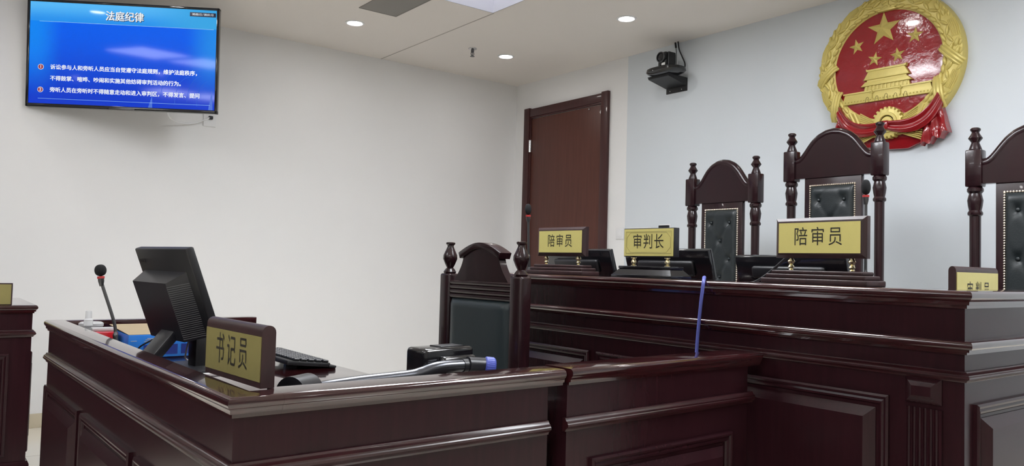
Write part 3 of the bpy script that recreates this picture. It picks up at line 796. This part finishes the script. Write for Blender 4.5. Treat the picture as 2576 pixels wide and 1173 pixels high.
# ------------------------------------------------------------------ name plates
def stand_plate(label, loc, rz, chars, Wp, Hp, zb, style=0, lift=.050, csize=.066, csx=.80, sp=1.15):
    t = thing('name_plate', label, 'name plate', loc, rz, 'name plates on the judge bench')
    bw, mats = Wp/2+.026, ('platewood' if style == 0 else 'blackgl')
    mb = MB()
    if style == 0:
        for i, (w_, d_, z0, z1) in enumerate(((bw, .055, 0, .018), (bw-.012, .045, .018, .032), (bw-.026, .034, .032, .044))): mb.box((-w_, -d_, z0), (w_, d_, z1), bev=.004, seg=3)
    else:
        mb.box((-bw, -.058, 0), (bw, .058, .012), bev=.002)
        b = bmesh.new(); lo = [b.verts.new(p) for p in ((-bw+.004, -.056, .012), (bw-.004, -.056, .012), (bw-.004, .056, .012), (-bw+.004, .056, .012))]
        hi = [b.verts.new(p) for p in ((-bw+.026, -.036, .036), (bw-.026, -.036, .036), (bw-.026, .036, .036), (-bw+.026, .036, .036))]
        for i in range(4): b.faces.new((lo[i], lo[(i+1) % 4], hi[(i+1) % 4], hi[i]))
        b.faces.new(hi); b.faces.new(lo[::-1]); bmesh.ops.recalc_face_normals(b, faces=b.faces); mb.merge(b)
        mb.box((-bw+.022, -.040, .036), (bw-.022, .040, .046), bev=.002)
    top = .044 if style == 0 else .046
    mb.build('stepped_base', mats, t)
    for sx in (-1, 1):
        mb = MB(); Mx = Matrix.Translation((sx*Wp*.335, 0, top)); L_ = zb-top
        if style == 0: mb.lathe([(.007, 0), (.008, L_*.05), (.005, L_*.15), (.0105, L_*.30), (.006, L_*.46), (.005, L_*.50), (.008, L_*.56), (.0125, L_*.75), (.007, L_*.95), (.006, L_)], 18, Mx)
        else: mb.lathe([(.012, 0), (.012, L_*.06), (.006, L_*.14), (.009, L_*.25), (.011, L_*.45), (.008, L_*.68), (.006, L_*.75), (.012, L_*.84), (.012, L_*.92), (.008, L_)], 18, Mx)
        mb.build('brass_post', 'stand', t)
    mb = MB(); fw = .016 if style == 0 else .003
    if style == 0:
        # frame board with a bevelled border
        b = bmesh.new(); rings = [[b.verts.new((x, y, z)) for x, z in ((-Wp/2+g, zb+g), (Wp/2-g, zb+g), (Wp/2-g, zb+Hp-g), (-Wp/2+g, zb+Hp-g))] for g, y in ((.008, .016), (0, .010), (0, -.006), (.010, -.014), (.016, -.016))]
        for A, B in zip(rings, rings[1:]):
            for i in range(4): b.faces.new((A[i], A[(i+1) % 4], B[(i+1) % 4], B[i]))
        b.faces.new(rings[-1]); b.faces.new(rings[0][::-1]); bmesh.ops.recalc_face_normals(b, faces=b.faces); mb.merge(b)
        mb.build('plate_board', 'platewood', t, smooth=20)
    else:
        mb.box((-Wp/2, -.014, zb), (Wp/2, .016, zb+Hp), bev=.002); mb.build('plate_board', 'blackhump', t)
    yf = -.0175 if style == 0 else -.0155
    mb = MB(); mb.box((-Wp/2+fw, yf, zb+fw), (Wp/2-fw, yf+.003, zb+Hp-fw)); pl = mb.build('brass_face', 'brass', t, smooth=0)
    if style == 1:
        mb = MB(); a, c, k = Wp/2-.013, Hp/2-.013, .020; zc = zb+Hp/2; r_ = .0007
        mb.tube([(-a, yf, zc-c), (a, yf, zc-c), (a, yf, zc+c), (-a, yf, zc+c), (-a, yf, zc-c)], r_, 6)
        a2, c2 = a-.004, c-.004
        o = [(-a2+k, zc-c2), (a2-k, zc-c2), (a2, zc-c2+k), (a2, zc+c2-k), (a2-k, zc+c2), (-a2+k, zc+c2), (-a2, zc+c2-k), (-a2, zc-c2+k), (-a2+k, zc-c2)]
        mb.tube([(x, yf, z) for x, z in o], r_, 6); mb.build('border_line', 'goldink', pl)
    text('lettering', chars, csize, 'ink', pl, front(0, yf-.0006, zb+Hp/2), sx=csx, spacing=sp)
    return t
stand_plate('smaller yellow name plate on a wooden stepped base before the door', (-2.165, -3.19, 1.078), -PI/2+R(4), '陪审员', .298, .128, .082, 0, csize=.060, csx=.80, sp=1.24)
stand_plate('yellow name plate with inner border lines on a sloped black base', (-2.165, -3.714, 1.078), -PI/2+R(1), '审判长', .258, .112, .083, 1, csize=.062, csx=.83, sp=1.14)
stand_plate('largest yellow name plate on a wooden stepped base, in front of the tall middle chair', (-2.165, -4.437, 1.078), -PI/2-R(1.5), '陪审员', .318, .130, .084, 0, csize=.063, csx=.83, sp=1.32)

def slab_plate(label, loc, rz, chars, W_, Hh, T, face_mat, csize, csx, sp, mx=.012, mb_=.010, mt=.022):
    t = thing('name_plate', label, 'name plate', loc, rz)
    mb = MB(); r = .014; pr = [(-T/2, 0), (T/2, 0)]
    # rounded top edge, slight lean
    for a in range(0, 181, 20): pr.append((T/2*math.cos(R(a)) if T/2 <= r else (T/2-r)*(1 if a < 90 else -1 if a > 90 else 0)+r*math.cos(R(a)), Hh-r+r*math.sin(R(a))))
    b = bmesh.new(); A = [b.verts.new((-W_/2, y, z)) for y, z in pr]; B = [b.verts.new((W_/2, y, z)) for y, z in pr]; n = len(pr)
    b.faces.new(A[::-1]); b.faces.new(B)
    for i in range(n): b.faces.new((A[i], A[(i+1) % n], B[(i+1) % n], B[i]))
    bmesh.ops.recalc_face_normals(b, faces=b.faces); mb.merge(b); mb.build('wooden_block', 'platewood', t, smooth=30)
    mb = MB(); mb.box((-W_/2+mx, -T/2-.002, mb_), (W_/2-mx, -T/2+.001, Hh-mt)); pl = mb.build('brass_face', face_mat, t, smooth=0)
    if chars: text('lettering', chars, csize, 'ink', pl, front(0, -T/2-.0026, (mb_+Hh-mt)/2), sx=csx, spacing=sp)
    return t
slab_plate('olive brass clerk name plate in a dark wooden block on the near desk corner', (-3.8955, -4.1405, .8555), R(-85.4), '书记员', .287, .124, .029, 'brassdark', .072, .66, 1.50, mx=.003, mb_=.012)
slab_plate('half hidden brass name plate behind the right end of the bench', (-1.783, -4.735, .9995), R(1), '审判员', .318, .148, .022, 'brass', .060, .80, 1.6, mx=.004, mb_=.01, mt=.018)
t_ = slab_plate('plain olive brass name plate on the desk rail at the left picture edge', (-4.19, -1.315, .8555), 0, '', .26, .106, .03, 'brassdark', .05, 1, 1, mx=.006, mb_=.004, mt=.006)

# ------------------------------------------------------------------ judge chairs
def post_profile(zb, zblock0, zblock1, ztop):
    """turned column below the block and finial above it"""
    h = ztop-zblock1
    low = [(.021, zb), (.023, zblock0-.16), (.023, zblock0-.13), (.030, zblock0-.125), (.031, zblock0-.115), (.025, zblock0-.105), (.029, zblock0-.085), (.032, zblock0-.06), (.027, zblock0-.038), (.025, zblock0-.030), (.033, zblock0-.020), (.033, zblock0-.008), (.026, zblock0)]
    fin = [(.026, zblock1), (.026, zblock1+h*.05), (.016, zblock1+h*.32), (.017, zblock1+h*.36), (.028, zblock1+h*.50), (.029, zblock1+h*.54), (.019, zblock1+h*.70), (.015, zblock1+h*.78), (.016, zblock1+h*.82), (.021, zblock1+h*.88), (.021, zblock1+h*.95), (.015, zblock1+h), (0, ztop)]
    return low, fin
def arch(u):
    T = ((0, 1), (.18, .965), (.36, .85), (.50, .68), (.60, .50), (.70, .30), (.80, .12), (.88, .03), (1, 0))
    for (a, p), (b_, q) in zip(T, T[1:]):
        if u <= b_: k = (u-a)/(b_-a); return p+(q-p)*k
    return 0
def judge_chair(label, y, W_, ztop, x=-.70, yaw=0):
    """origin at the floor of the platform under the back; front is local -y"""
    t = thing('judge_chair', label, 'chair', (x, y, .30), -PI/2+yaw, 'tall judge chairs')
    zt = ztop-.30; zb1 = zt-.100; zb0 = zb1-.165; hw = W_/2
    for sx in (-1, 1):
        low, fin = post_profile(0, zb0, zb1, zt)
        Mx = Matrix.Translation((sx*hw, 0, 0))
        mb = MB(); mb.lathe(low, 20, Mx); mb.box((sx*hw-.034, -.030, zb0), (sx*hw+.034, .030, zb1), bev=.006); post = mb.build('post', 'chairwood', t)
        mb = MB(); mb.lathe(fin, 20, Mx); mb.build('finial', 'chairwood', post)
    zr0 = zb0+.012; zs = zr0+.100; za = zt-.012
    w_ = hw-.03
    crown = [(-w_, zr0), (w_, zr0), (w_, zs)]
    n = 40
    for i in range(n+1):
        u = 1-2*i/n; x_ = w_*.93*u
        crown.append((x_, zs+(za-zs)*arch(abs(u)*.93)))
    crown += [(-w_, zs)]
    mb = MB(); mb.prism(crown, -.018, .022); mb.build('crest_rail', 'chairwood', t)
    edge = [(x_, -.022, z_) for x_, z_ in crown[2:]]
    mb = MB(); mb.tube([(x_, .002, z_-.010) for x_, _, z_ in edge], .023, 12)
    mb.build('crest_moulding', 'chairwood', t)
    sw = W_*.325
    mb = MB(); mb.box((-sw, -.012, .20), (sw, .014, zr0+.005), bev=.004); mb.build('back_splat', 'chairwood', t)
    lw, l0, l1 = W_*.245, .30, zr0-.045
    buttons = []
    z_ = l1-.075; two = True
    while z_ > l0+.05:
        buttons += [(-lw*.58, z_), (lw*.58, z_)] if two else [(0, z_)]
        two = not two; z_ -= .105
    def fn(u, v):
        x_, z2 = -lw+2*lw*u, l0+(l1-l0)*v
        d = .020*min(1, (1-abs(2*u-1))*7)**.5*min(1, (1-abs(2*v-1))*16)**.5
        for bx, bz in buttons: d -= .013*math.exp(-((x_-bx)**2+(z2-bz)**2)/(2*.015**2)); d -= .0035*math.exp(-((abs(x_-bx)-abs(z2-bz)*.62)**2)/(2*.007**2))*math.exp(-((x_-bx)**2+(z2-bz)**2)/(2*.05**2))
        return (x_, -.013-max(d, 0.001), z2)
    mb = MB(); mb.grid(fn, 30, 90, back=-.010); lea = mb.build('leather_back', 'leather', t, smooth=80)
    for bx, bz in buttons:
        mb = MB(); mb.ball((bx, -.024, bz), (.0085, .005, .0085), 12, 8); mb.build('button', 'leather', lea)
    mb = MB(); st = .0108
    k = int(2*lw/st)
    for i in range(k+1): mb.ball((-lw-.004+(2*lw+.008)*i/k, -.014, l1+.004), (.0048, .005, .0048), 8, 5)
    k = int((l1-l0)/st)
    for i in range(k):
        for sx in (-1, 1): mb.ball((sx*(lw+.004), -.014, l1-(l1-l0)*i/k), (.0048, .005, .0048), 8, 5)
    mb.build('nail_trim', 'nail', lea)
    mb = MB(); mb.box((-hw+.03, -.46, .30), (hw-.03, -.02, .36), bev=.008); mb.build('seat_frame', 'chairwood', t)
    mb = MB(); mb.box((-hw+.04, -.45, .355), (hw-.04, -.03, .42), bev=.025, seg=4); mb.build('seat_cushion', 'leather', t)
    for sx in (-1, 1):
        mb = MB(); mb.box((sx*hw-.022, -.45, 0), (sx*hw+.022, -.40, .60), bev=.005); mb.build('leg', 'chairwood', t)
        mb = MB(); mb.box((sx*hw-.03, -.47, .595), (sx*hw+.03, -.02, .635), bev=.012, seg=3); mb.build('armrest', 'chairwood', t)
    return t
judge_chair('shorter carved judge chair with tufted black leather, between the middle plate and the tall chair', -2.925, .450, 1.767)
judge_chair('tallest carved judge chair, standing in front of the emblem', -3.619, .486, 1.868)
judge_chair('carved judge chair cut off by the right picture edge', -4.545, .480, 1.782, yaw=R(4))

# ------------------------------------------------------------------ clerk chair
def clerk_chair():
    t = thing('clerk_chair', 'dark wooden chair with a plain slate leather back behind the clerk desk', 'chair', (-2.60, -3.203, 0), -PI/2+R(2))
    hw = .238; zp = 1.072
    for sx in (-1, 1):
        mb = MB(); mb.box((sx*hw-.036, -.028, 0), (sx*hw+.036, .028, zp), bev=.010, seg=3); post = mb.build('post', 'chairwood', t)
        mb = MB(); mb.lathe([(.024, zp-.002), (.028, zp+.006), (.020, zp+.018), (.014, zp+.024), (.022, zp+.040), (.031, zp+.062), (.030, zp+.078), (.020, zp+.100), (.014, zp+.114), (.014, zp+.120), (.020, zp+.126), (.020, zp+.132), (.014, zp+.134), (0, zp+.134)], 24, Matrix.Translation((sx*hw, 0, 0))); mb.build('finial', 'chairwood', post)
    # bell-shaped crest board with an arched cap
    out = []
    for i in range(13):
        u = i/12; s = math.sin(u*PI/2)
        out.append((.190-.072*s, 1.035+.122*u))
    zc = lambda x: 1.160+.043*math.cos(x/.142*PI/2*.98)
    poly = [(.196, 1.03)] + out + [(.118-.236*i/12, zc(.118-.236*i/12)-.016) for i in range(13)] + [(-x, z) for x, z in out[::-1]] + [(-.196, 1.03)]
    mb = MB(); mb.prism(poly, -.016, .018); mb.build('crest_board', 'chairwood', t)
    arc = [(-.142+.284*i/20) for i in range(21)]
    top = [(x, zc(x)) for x in arc]; bot = [(x*.93, zc(x)-.024) for x in arc]
    mb = MB(); mb.prism(bot + top[::-1], -.028, .030, bev=.003); mb.build('arched_cap', 'chairwood', t)
    mb = MB(); w_ = hw-.034
    mb.box((-w_, -.014, .970), (w_, .016, 1.042))
    for z in (.980, .999, 1.018, 1.036): mb.tube([(-w_, -.015, z), (w_, -.015, z)], .0098, 10)
    mb.build('reeded_rail', 'chairwood', t)
    def fn(u, v):
        x_, z2 = -w_+2*w_*u, .52+.452*v
        d = .026*min(1, (1-abs(2*u-1))*5)**.5*min(1, (1-abs(2*v-1))*9)**.5
        return (x_, -.010-max(d, .001), z2)
    mb = MB(); mb.grid(fn, 24, 36, back=.012); mb.build('leather_back', 'leathergreen', t, smooth=80)
    mb = MB(); mb.box((-w_, -.015, .44), (w_, .018, .52), bev=.004); mb.build('lower_rail', 'chairwood', t)
    mb = MB(); mb.box((-hw+.02, -.42, .38), (hw-.02, -.02, .43), bev=.008); mb.build('seat_frame', 'chairwood', t)
    mb = MB(); mb.box((-hw+.03, -.41, .425), (hw-.03, -.035, .48), bev=.022, seg=4); mb.build('seat_cushion', 'leathergreen', t)
    for sx in (-1, 1):
        mb = MB(); mb.box((sx*(hw-.02)-.022, -.42, 0), (sx*(hw-.02)+.022, -.376, .40), bev=.005); mb.build('leg', 'chairwood', t)
clerk_chair()

# ------------------------------------------------------------------ monitors
def bench_monitor(label, loc, W_, Hh, rz=0, tilt=18):
    t = thing('monitor', label, 'monitor', loc, PI/2+rz, 'monitors on the judge bench')   # the screen looks to +x, the back to the room
    M = Matrix.Translation((0, .03, .075)) @ Matrix.Rotation(R(-tilt), 4, 'X')
    mb = MB(); mb.box((-W_/2, -.016, 0), (W_/2, .016, Hh), bev=.006, M=M); mb.build('casing', 'blackgl', t)
    mb = MB(); mb.box((-W_/2+.012, -.0172, .014), (W_/2-.012, -.015, Hh-.012), M=M); mb.build('screen', 'blackgl', t, smooth=0)
    mb = MB(); mb.box((-W_*.33, .014, .02), (W_*.33, .034, Hh*.66), bev=.012, seg=3, M=M); mb.build('back_hump', 'blackpl', t)
    mb = MB(); mb.box((-.05, .03, .0), (.05, .055, .16), bev=.006); mb.build('stand_neck', 'blackpl', t)
    mb = MB(); mb.box((-.12, -.06, 0), (.12, .10, .012), bev=.005); mb.build('stand_foot', 'blackpl', t)
bench_monitor('black monitor seen from behind the left name plate of the bench', (-1.72, -2.87, 1.0), .49, .135)
bench_monitor('black monitor behind the bordered middle name plate', (-1.72, -3.46, 1.0), .49, .135)
bench_monitor('black monitor behind the large name plate at the bench middle', (-1.72, -4.07, 1.0), .48, .108, tilt=15)

def clerk_monitor():
    # local: screen looks to local -y, so the back is +y; world rotation puts the back to -x
    t = thing('clerk_monitor', 'black monitor tilted back on the clerk desk, seen from behind', 'monitor', (-3.716, -3.146, .745), PI/2+R(7.83))
    Wd, Hh, tilt = .412, .29, 20.4
    Mt = Matrix.Translation((0, 0, .126)) @ Matrix.Rotation(R(-tilt), 4, 'X')
    mb = MB(); mb.box((-Wd/2, -.004, 0), (Wd/2, .022, Hh), bev=.005, seg=3, M=Mt); mb.build('casing', 'blackpl', t)
    mb = MB(); mb.box((-Wd/2+.014, -.0052, .018), (Wd/2-.014, -.003, Hh-.014), M=Mt); mb.build('screen', 'blackgl', t, smooth=0)
    # rear housing, a wedge with sloped top and sides
    b = bmesh.new(); lo = [(-.158, .020, .0), (.172, .020, .0), (.172, .020, .216), (-.158, .020, .216)]; hi = [(-.112, .076, .002), (.158, .076, .002), (.158, .076, .196), (-.112, .076, .196)]
    A = [b.verts.new(p) for p in lo]; B = [b.verts.new(p) for p in hi]
    for i in range(4): b.faces.new((A[i], A[(i+1) % 4], B[(i+1) % 4], B[i]))
    b.faces.new(B); b.faces.new(A[::-1]); bmesh.ops.recalc_face_normals(b, faces=b.faces)
    mb = MB(); mb.merge(b, Mt); hs = mb.build('rear_housing', 'blackhump', t, smooth=20)
    mb = MB()
    for i in range(27):
        z = .008+.0066*i
        mb.tube([(-.1125, .0772, z+.003), (-.1565, .0226, z)], .0011, 5, M=Mt)
    mb.build('vent_slats', 'slat', hs, smooth=0)
    mb = MB(); mb.box((.142, .0222, Hh-.048), (.192, .0232, Hh-.036), M=Mt); bd = mb.build('badge', 'steel', t, smooth=0)
    text('badge_text', 'lenovo', .011, 'blackpl', bd, Mt @ Matrix(((-1, 0, 0, .167), (0, 0, 1, .0236), (0, 1, 0, Hh-.042), (0, 0, 0, 1))))
    mb = MB(); Ms = Matrix.Translation((.0, .165, .011)) @ Matrix.Rotation(R(40), 4, 'X')
    mb.box((-.050, -.014, 0), (.050, .014, .175), bev=.004, M=Ms); mb.build('rear_leg', 'blackhump', t)
    mb = MB(); mb.box((-.13, -.14, .0005), (.13, .04, .014), bev=.005); mb.box((-.03, -.04, .01), (.03, -.0, .13), bev=.004); mb.build('stand_foot', 'blackpl', t)
clerk_monitor()

def keyboard():
    t = thing('keyboard', 'black keyboard on the desktop behind the clerk name plate', 'keyboard', (-3.38, -3.085, .745), PI/2, None)
    Mk = Matrix.Rotation(R(6), 4, 'X') @ Matrix.Translation((0, 0, .010))
    mb = MB(); mb.box((-.22, -.078, 0), (.22, .078, .016), bev=.005, M=Mk); mb.box((-.17, .02, -.016), (-.15, .06, .002), M=Mk); mb.box((.15, .02, -.016), (.17, .06, .002), M=Mk)
    mb.build('keyboard_case', 'blackpl', t)
    mb = MB(); mb.box((-.225, -.098, .0), (.225, -.07, .008), bev=.003, M=Mk); mb.build('wrist_rest', 'blackpl', t)
    for r_ in range(5):
        for k in range(20):
            x = -.209+.022*k
            mb = MB(); z0 = .0155
            mb.box((x-.009, -.060+.026*r_-.010, z0), (x+.009, -.060+.026*r_+.011, z0+.009), bev=.0025, seg=1, M=Mk)
            mb.build('key', 'blackpl', t)
keyboard()

# ------------------------------------------------------------------ microphones
def gooseneck(label, base, head, bend=(0, 0), hr=.019, hl=.026, small=False):
    t = thing('gooseneck_microphone', label, 'microphone', base, 0, 'gooseneck microphones')
    h = Vector(head)-Vector(base)
    mb = MB()
    if small: mb.lathe([(.016, 0), (.016, .012), (.010, .030), (0, .030)], 20)
    else: mb.box((-.026, -.04, 0), (.026, .04, .03), bev=.008, seg=3)
    mb.build('base', 'blackpl', t)
    mid = h*.45+Vector((bend[0], bend[1], 0))
    pts = smooth_path([(0, 0, .028), mid*.55+Vector((0, 0, .005)), mid, h*.9, h])
    d = (Vector(pts[-1])-Vector(pts[-3])).normalized()
    mb = MB(); n = len(pts); mb.tube(pts, [.0085 if i < n*.32 else .0055 for i in range(n)], 12); mb.build('gooseneck', 'steel', t)
    Q = Matrix.Translation(h) @ d.to_track_quat('Z', 'Y').to_matrix().to_4x4()
    mb = MB(); mb.lathe([(.006, -.03), (.010, -.012), (.010, 0), (0, 0)], 18, Q); mb.build('capsule', 'steel', t)
    mb = MB(); mb.lathe([(.0085, -.003), (.0118, -.003), (.0118, .005), (.0085, .005), (.0085, -.003)], 24, Q); mb.build('red_ring', 'redring', t)
    prof = [(0, .004)] + [(hr*math.sin(PI*k/14)**.8, .006+2*hl*(1-math.cos(PI*k/14))/2) for k in range(1, 14)] + [(0, .006+2*hl)]
    mb = MB(); mb.lathe(prof, 24, Q); mb.build('foam_windscreen', 'foam', t)
gooseneck('gooseneck microphone leaning on the clerk desk left of the monitor', (-3.866, -2.775, .7455), (-3.924, -2.745, 1.030), (.014, 0), .0195, .0205)
gooseneck('upright gooseneck microphone in front of the door', (-2.10, -2.875, 1.078), (-2.115, -2.878, 1.352), (0, 0), .0155, .0265, small=True)
gooseneck('upright gooseneck microphone in front of the tall middle chair', (-1.70, -4.335, 1.0), (-1.70, -4.333, 1.400), (0, 0), .0165, .028)
gooseneck('slanting gooseneck microphone mostly hidden behind the largest name plate', (-1.85, -3.83, 1.0), (-1.86, -4.19, 1.225), (0, -.03))

# ------------------------------------------------------------------ things on the clerk desk
def document_camera():
    t = thing('document_camera', 'folded black document camera arm with a blue knob behind the desk front rail', 'document camera', (0, 0, 0))
    mb = MB(); mb.tube([(-3.752, -4.075, .802), (-3.690, -4.035, .802)], .041, 32); mb.build('pivot', 'blackhump', t)
    mb = MB(); mb.tube([(-3.7, -4.02, .745), (-3.7, -4.02, .78)], .06, 32); mb.build('base', 'blackpl', t)
    pts = smooth_path([(-3.70, -4.055, .803), (-3.66, -4.055, .809), (-3.56, -4.05, .815), (-3.43, -4.05, .820), (-3.39, -4.05, .826), (-3.35, -4.05, .836), (-3.31, -4.05, .839), (-3.24, -4.05, .838), (-3.215, -4.05, .836)])
    mb = MB(); mb.tube(pts, .0165, 18); mb.build('arm_tube', 'tube', t)
    mb = MB(); mb.tube([(-3.262, -4.05, .838), (-3.236, -4.05, .838)], .0185, 20); mb.tube([(-3.245, -4.05, .840), (-3.19, -4.055, .835)], .022, 20); mb.build('elbow', 'blackhump', t)
    mb = MB(); n = 28; pr = []
    b = bmesh.new()
    d = Vector((.9, -.42, -.1)).normalized(); Q = Matrix.Translation((-3.192, -4.056, .834)) @ d.to_track_quat('Z', 'Y').to_matrix().to_4x4()
    rings = []
    for r_, z in ((.022, 0), (.0255, .003), (.0255, .024), (.021, .029), (.017, .029), (.014, .024)):
        rings.append([b.verts.new(((r_+(.0010 if (i % 2 and r_ > .02) else 0))*math.cos(2*PI*i/(2*n)), (r_+(.0010 if (i % 2 and r_ > .02) else 0))*math.sin(2*PI*i/(2*n)), z)) for i in range(2*n)])
    for A, B in zip(rings, rings[1:]):
        for i in range(2*n): b.faces.new((A[i], A[(i+1) % (2*n)], B[(i+1) % (2*n)], B[i]))
    b.faces.new(rings[0][::-1]); b.faces.new(rings[-1]); bmesh.ops.recalc_face_normals(b, faces=b.faces)
    mb.merge(b, Q); mb.build('knob', 'knob', t, label='blue ribbed knob')
    Mb = Matrix.Translation((-3.286, -3.985, .845)) @ Matrix.Rotation(R(7), 4, 'Z')
    mb = MB(); mb.box((-.088, -.035, -.040), (.088, .05, .040), bev=.012, seg=4, M=Mb); bx = mb.build('camera_head', 'blackgl', t)
    mb = MB(); mb.box((-.040, -.055, -.040), (.085, -.030, .018), bev=.012, seg=4, M=Mb); mb.build('head_recess', 'blackgl', t)
    mb = MB(); mb.box((-.02, -.02, .0395), (.06, .03, .0425), bev=.001, M=Mb); mb.build('top_window', 'blackhump', t)
    mb = MB(); mb.tube(smooth_path([(-3.30, -4.02, .80), (-3.33, -4.0, .77), (-3.36, -3.95, .748)]), .008, 8); mb.build('support_foot', 'blackpl', t)
document_camera()

def desk_clutter():
    # blue carton with kraft inner flap
    t = thing('blue_carton', 'blue printed carton with a tan inside flap behind the clerk monitor', 'box', (-3.715, -2.775, .7455), R(2))
    mb = MB(); mb.box((-.118, 0, 0), (.110, .22, .082), bev=.002); bx = mb.build('carton_body', 'bluebox', t)
    mb = MB(); mb.box((-.116, .006, .082), (.106, .30, .0835), M=Matrix.Translation((0, .0, .082)) @ Matrix.Rotation(R(3), 4, 'X') @ Matrix.Translation((0, 0, -.082))); mb.build('flap', 'kraft', t, smooth=0)
    for x in (-.045, .03, .085): mb = MB(); mb.box((x-.021, -.0012, .010), (x+.021, .0005, .046)); mb.build('print_square', 'bluedark', t, smooth=0)
    for x, w_, z in ((-.045, .010, .068), (-.045, .016, .063), (-.045, .020, .057), (.03, .008, .066), (.03, .012, .060), (.085, .010, .062), (-.10, .010, .060)): mb = MB(); mb.box((x-w_, -.0012, z), (x+w_, .0005, z+.002)); mb.build('print_line', 'lidgrey', t, smooth=0)
    # red glossy card box
    t = thing('red_box', 'glossy red box with a pale lid between the bottle and the blue carton', 'box', (-3.888, -2.640, .7455), R(-3))
    mb = MB(); mb.box((-.040, -.05, 0), (.040, .05, .087), bev=.003); mb.build('box_body', 'redcard', t)
    mb = MB(); mb.box((-.038, .002, .087), (.036, .048, .099), bev=.003); mb.build('lid', 'lidgrey', t)
    t = thing('pump_bottle', 'small clear sanitiser bottle with a frosted cap', 'bottle', (-3.920, -2.520, .7455), 0)
    mb = MB(); mb.lathe([(0, 0), (.020, 0), (.021, .004), (.021, .075), (.018, .088), (.010, .094), (.010, .102), (0, .102)], 28); mb.build('bottle_body', 'clear', t)
    mb = MB(); mb.lathe([(.0, .100), (.0155, .100), (.0155, .122), (.0115, .126), (.0110, .152), (.0105, .154), (0, .154)], 28); mb.build('bottle_cap', 'frost', t)
    t = thing('round_tin', 'round grey tin behind the clear bottle on the clerk desk', 'tin', (-3.898, -2.445, .7455), 0)
    mb = MB(); mb.lathe([(0, 0), (.040, 0), (.040, .092), (0, .092)], 32); mb.build('tin_body', 'grey', t)
    mb = MB(); mb.lathe([(0, .092), (.043, .092), (.043, .102), (.036, .107), (0, .107)], 32); mb.build('tin_lid', 'lidgrey', t)
    t = thing('paper_stack', 'few pale papers under the clerk monitor by the name plate', 'papers', (-3.70, -3.20, .7455), R(8))
    mb = MB(); mb.box((-.05, -.09, 0), (.09, .13, .004)); mb.build('sheet', 'paper', t, smooth=0)
    # mouse, leads
    mb = MB(); mb.tube(smooth_path([(-3.755, -3.085, .872), (-3.785, -2.95, .83), (-3.815, -2.86, .79), (-3.80, -2.815, .7495), (-3.74, -2.81, .7490)]), .003, 8); tag(mb.build('monitor_lead', 'bcable'), 'thin black lead looping in front of the blue carton', 'cable')
    mb = MB(); mb.tube(smooth_path([(-3.735, -3.20, .872), (-3.70, -3.02, .79), (-3.67, -2.93, .7495), (-3.62, -3.0, .749), (-3.56, -3.25, .749)]), .003, 8); tag(mb.build('monitor_lead', 'grey'), 'pale lead running along the desktop from the monitor', 'cable')
desk_clutter()
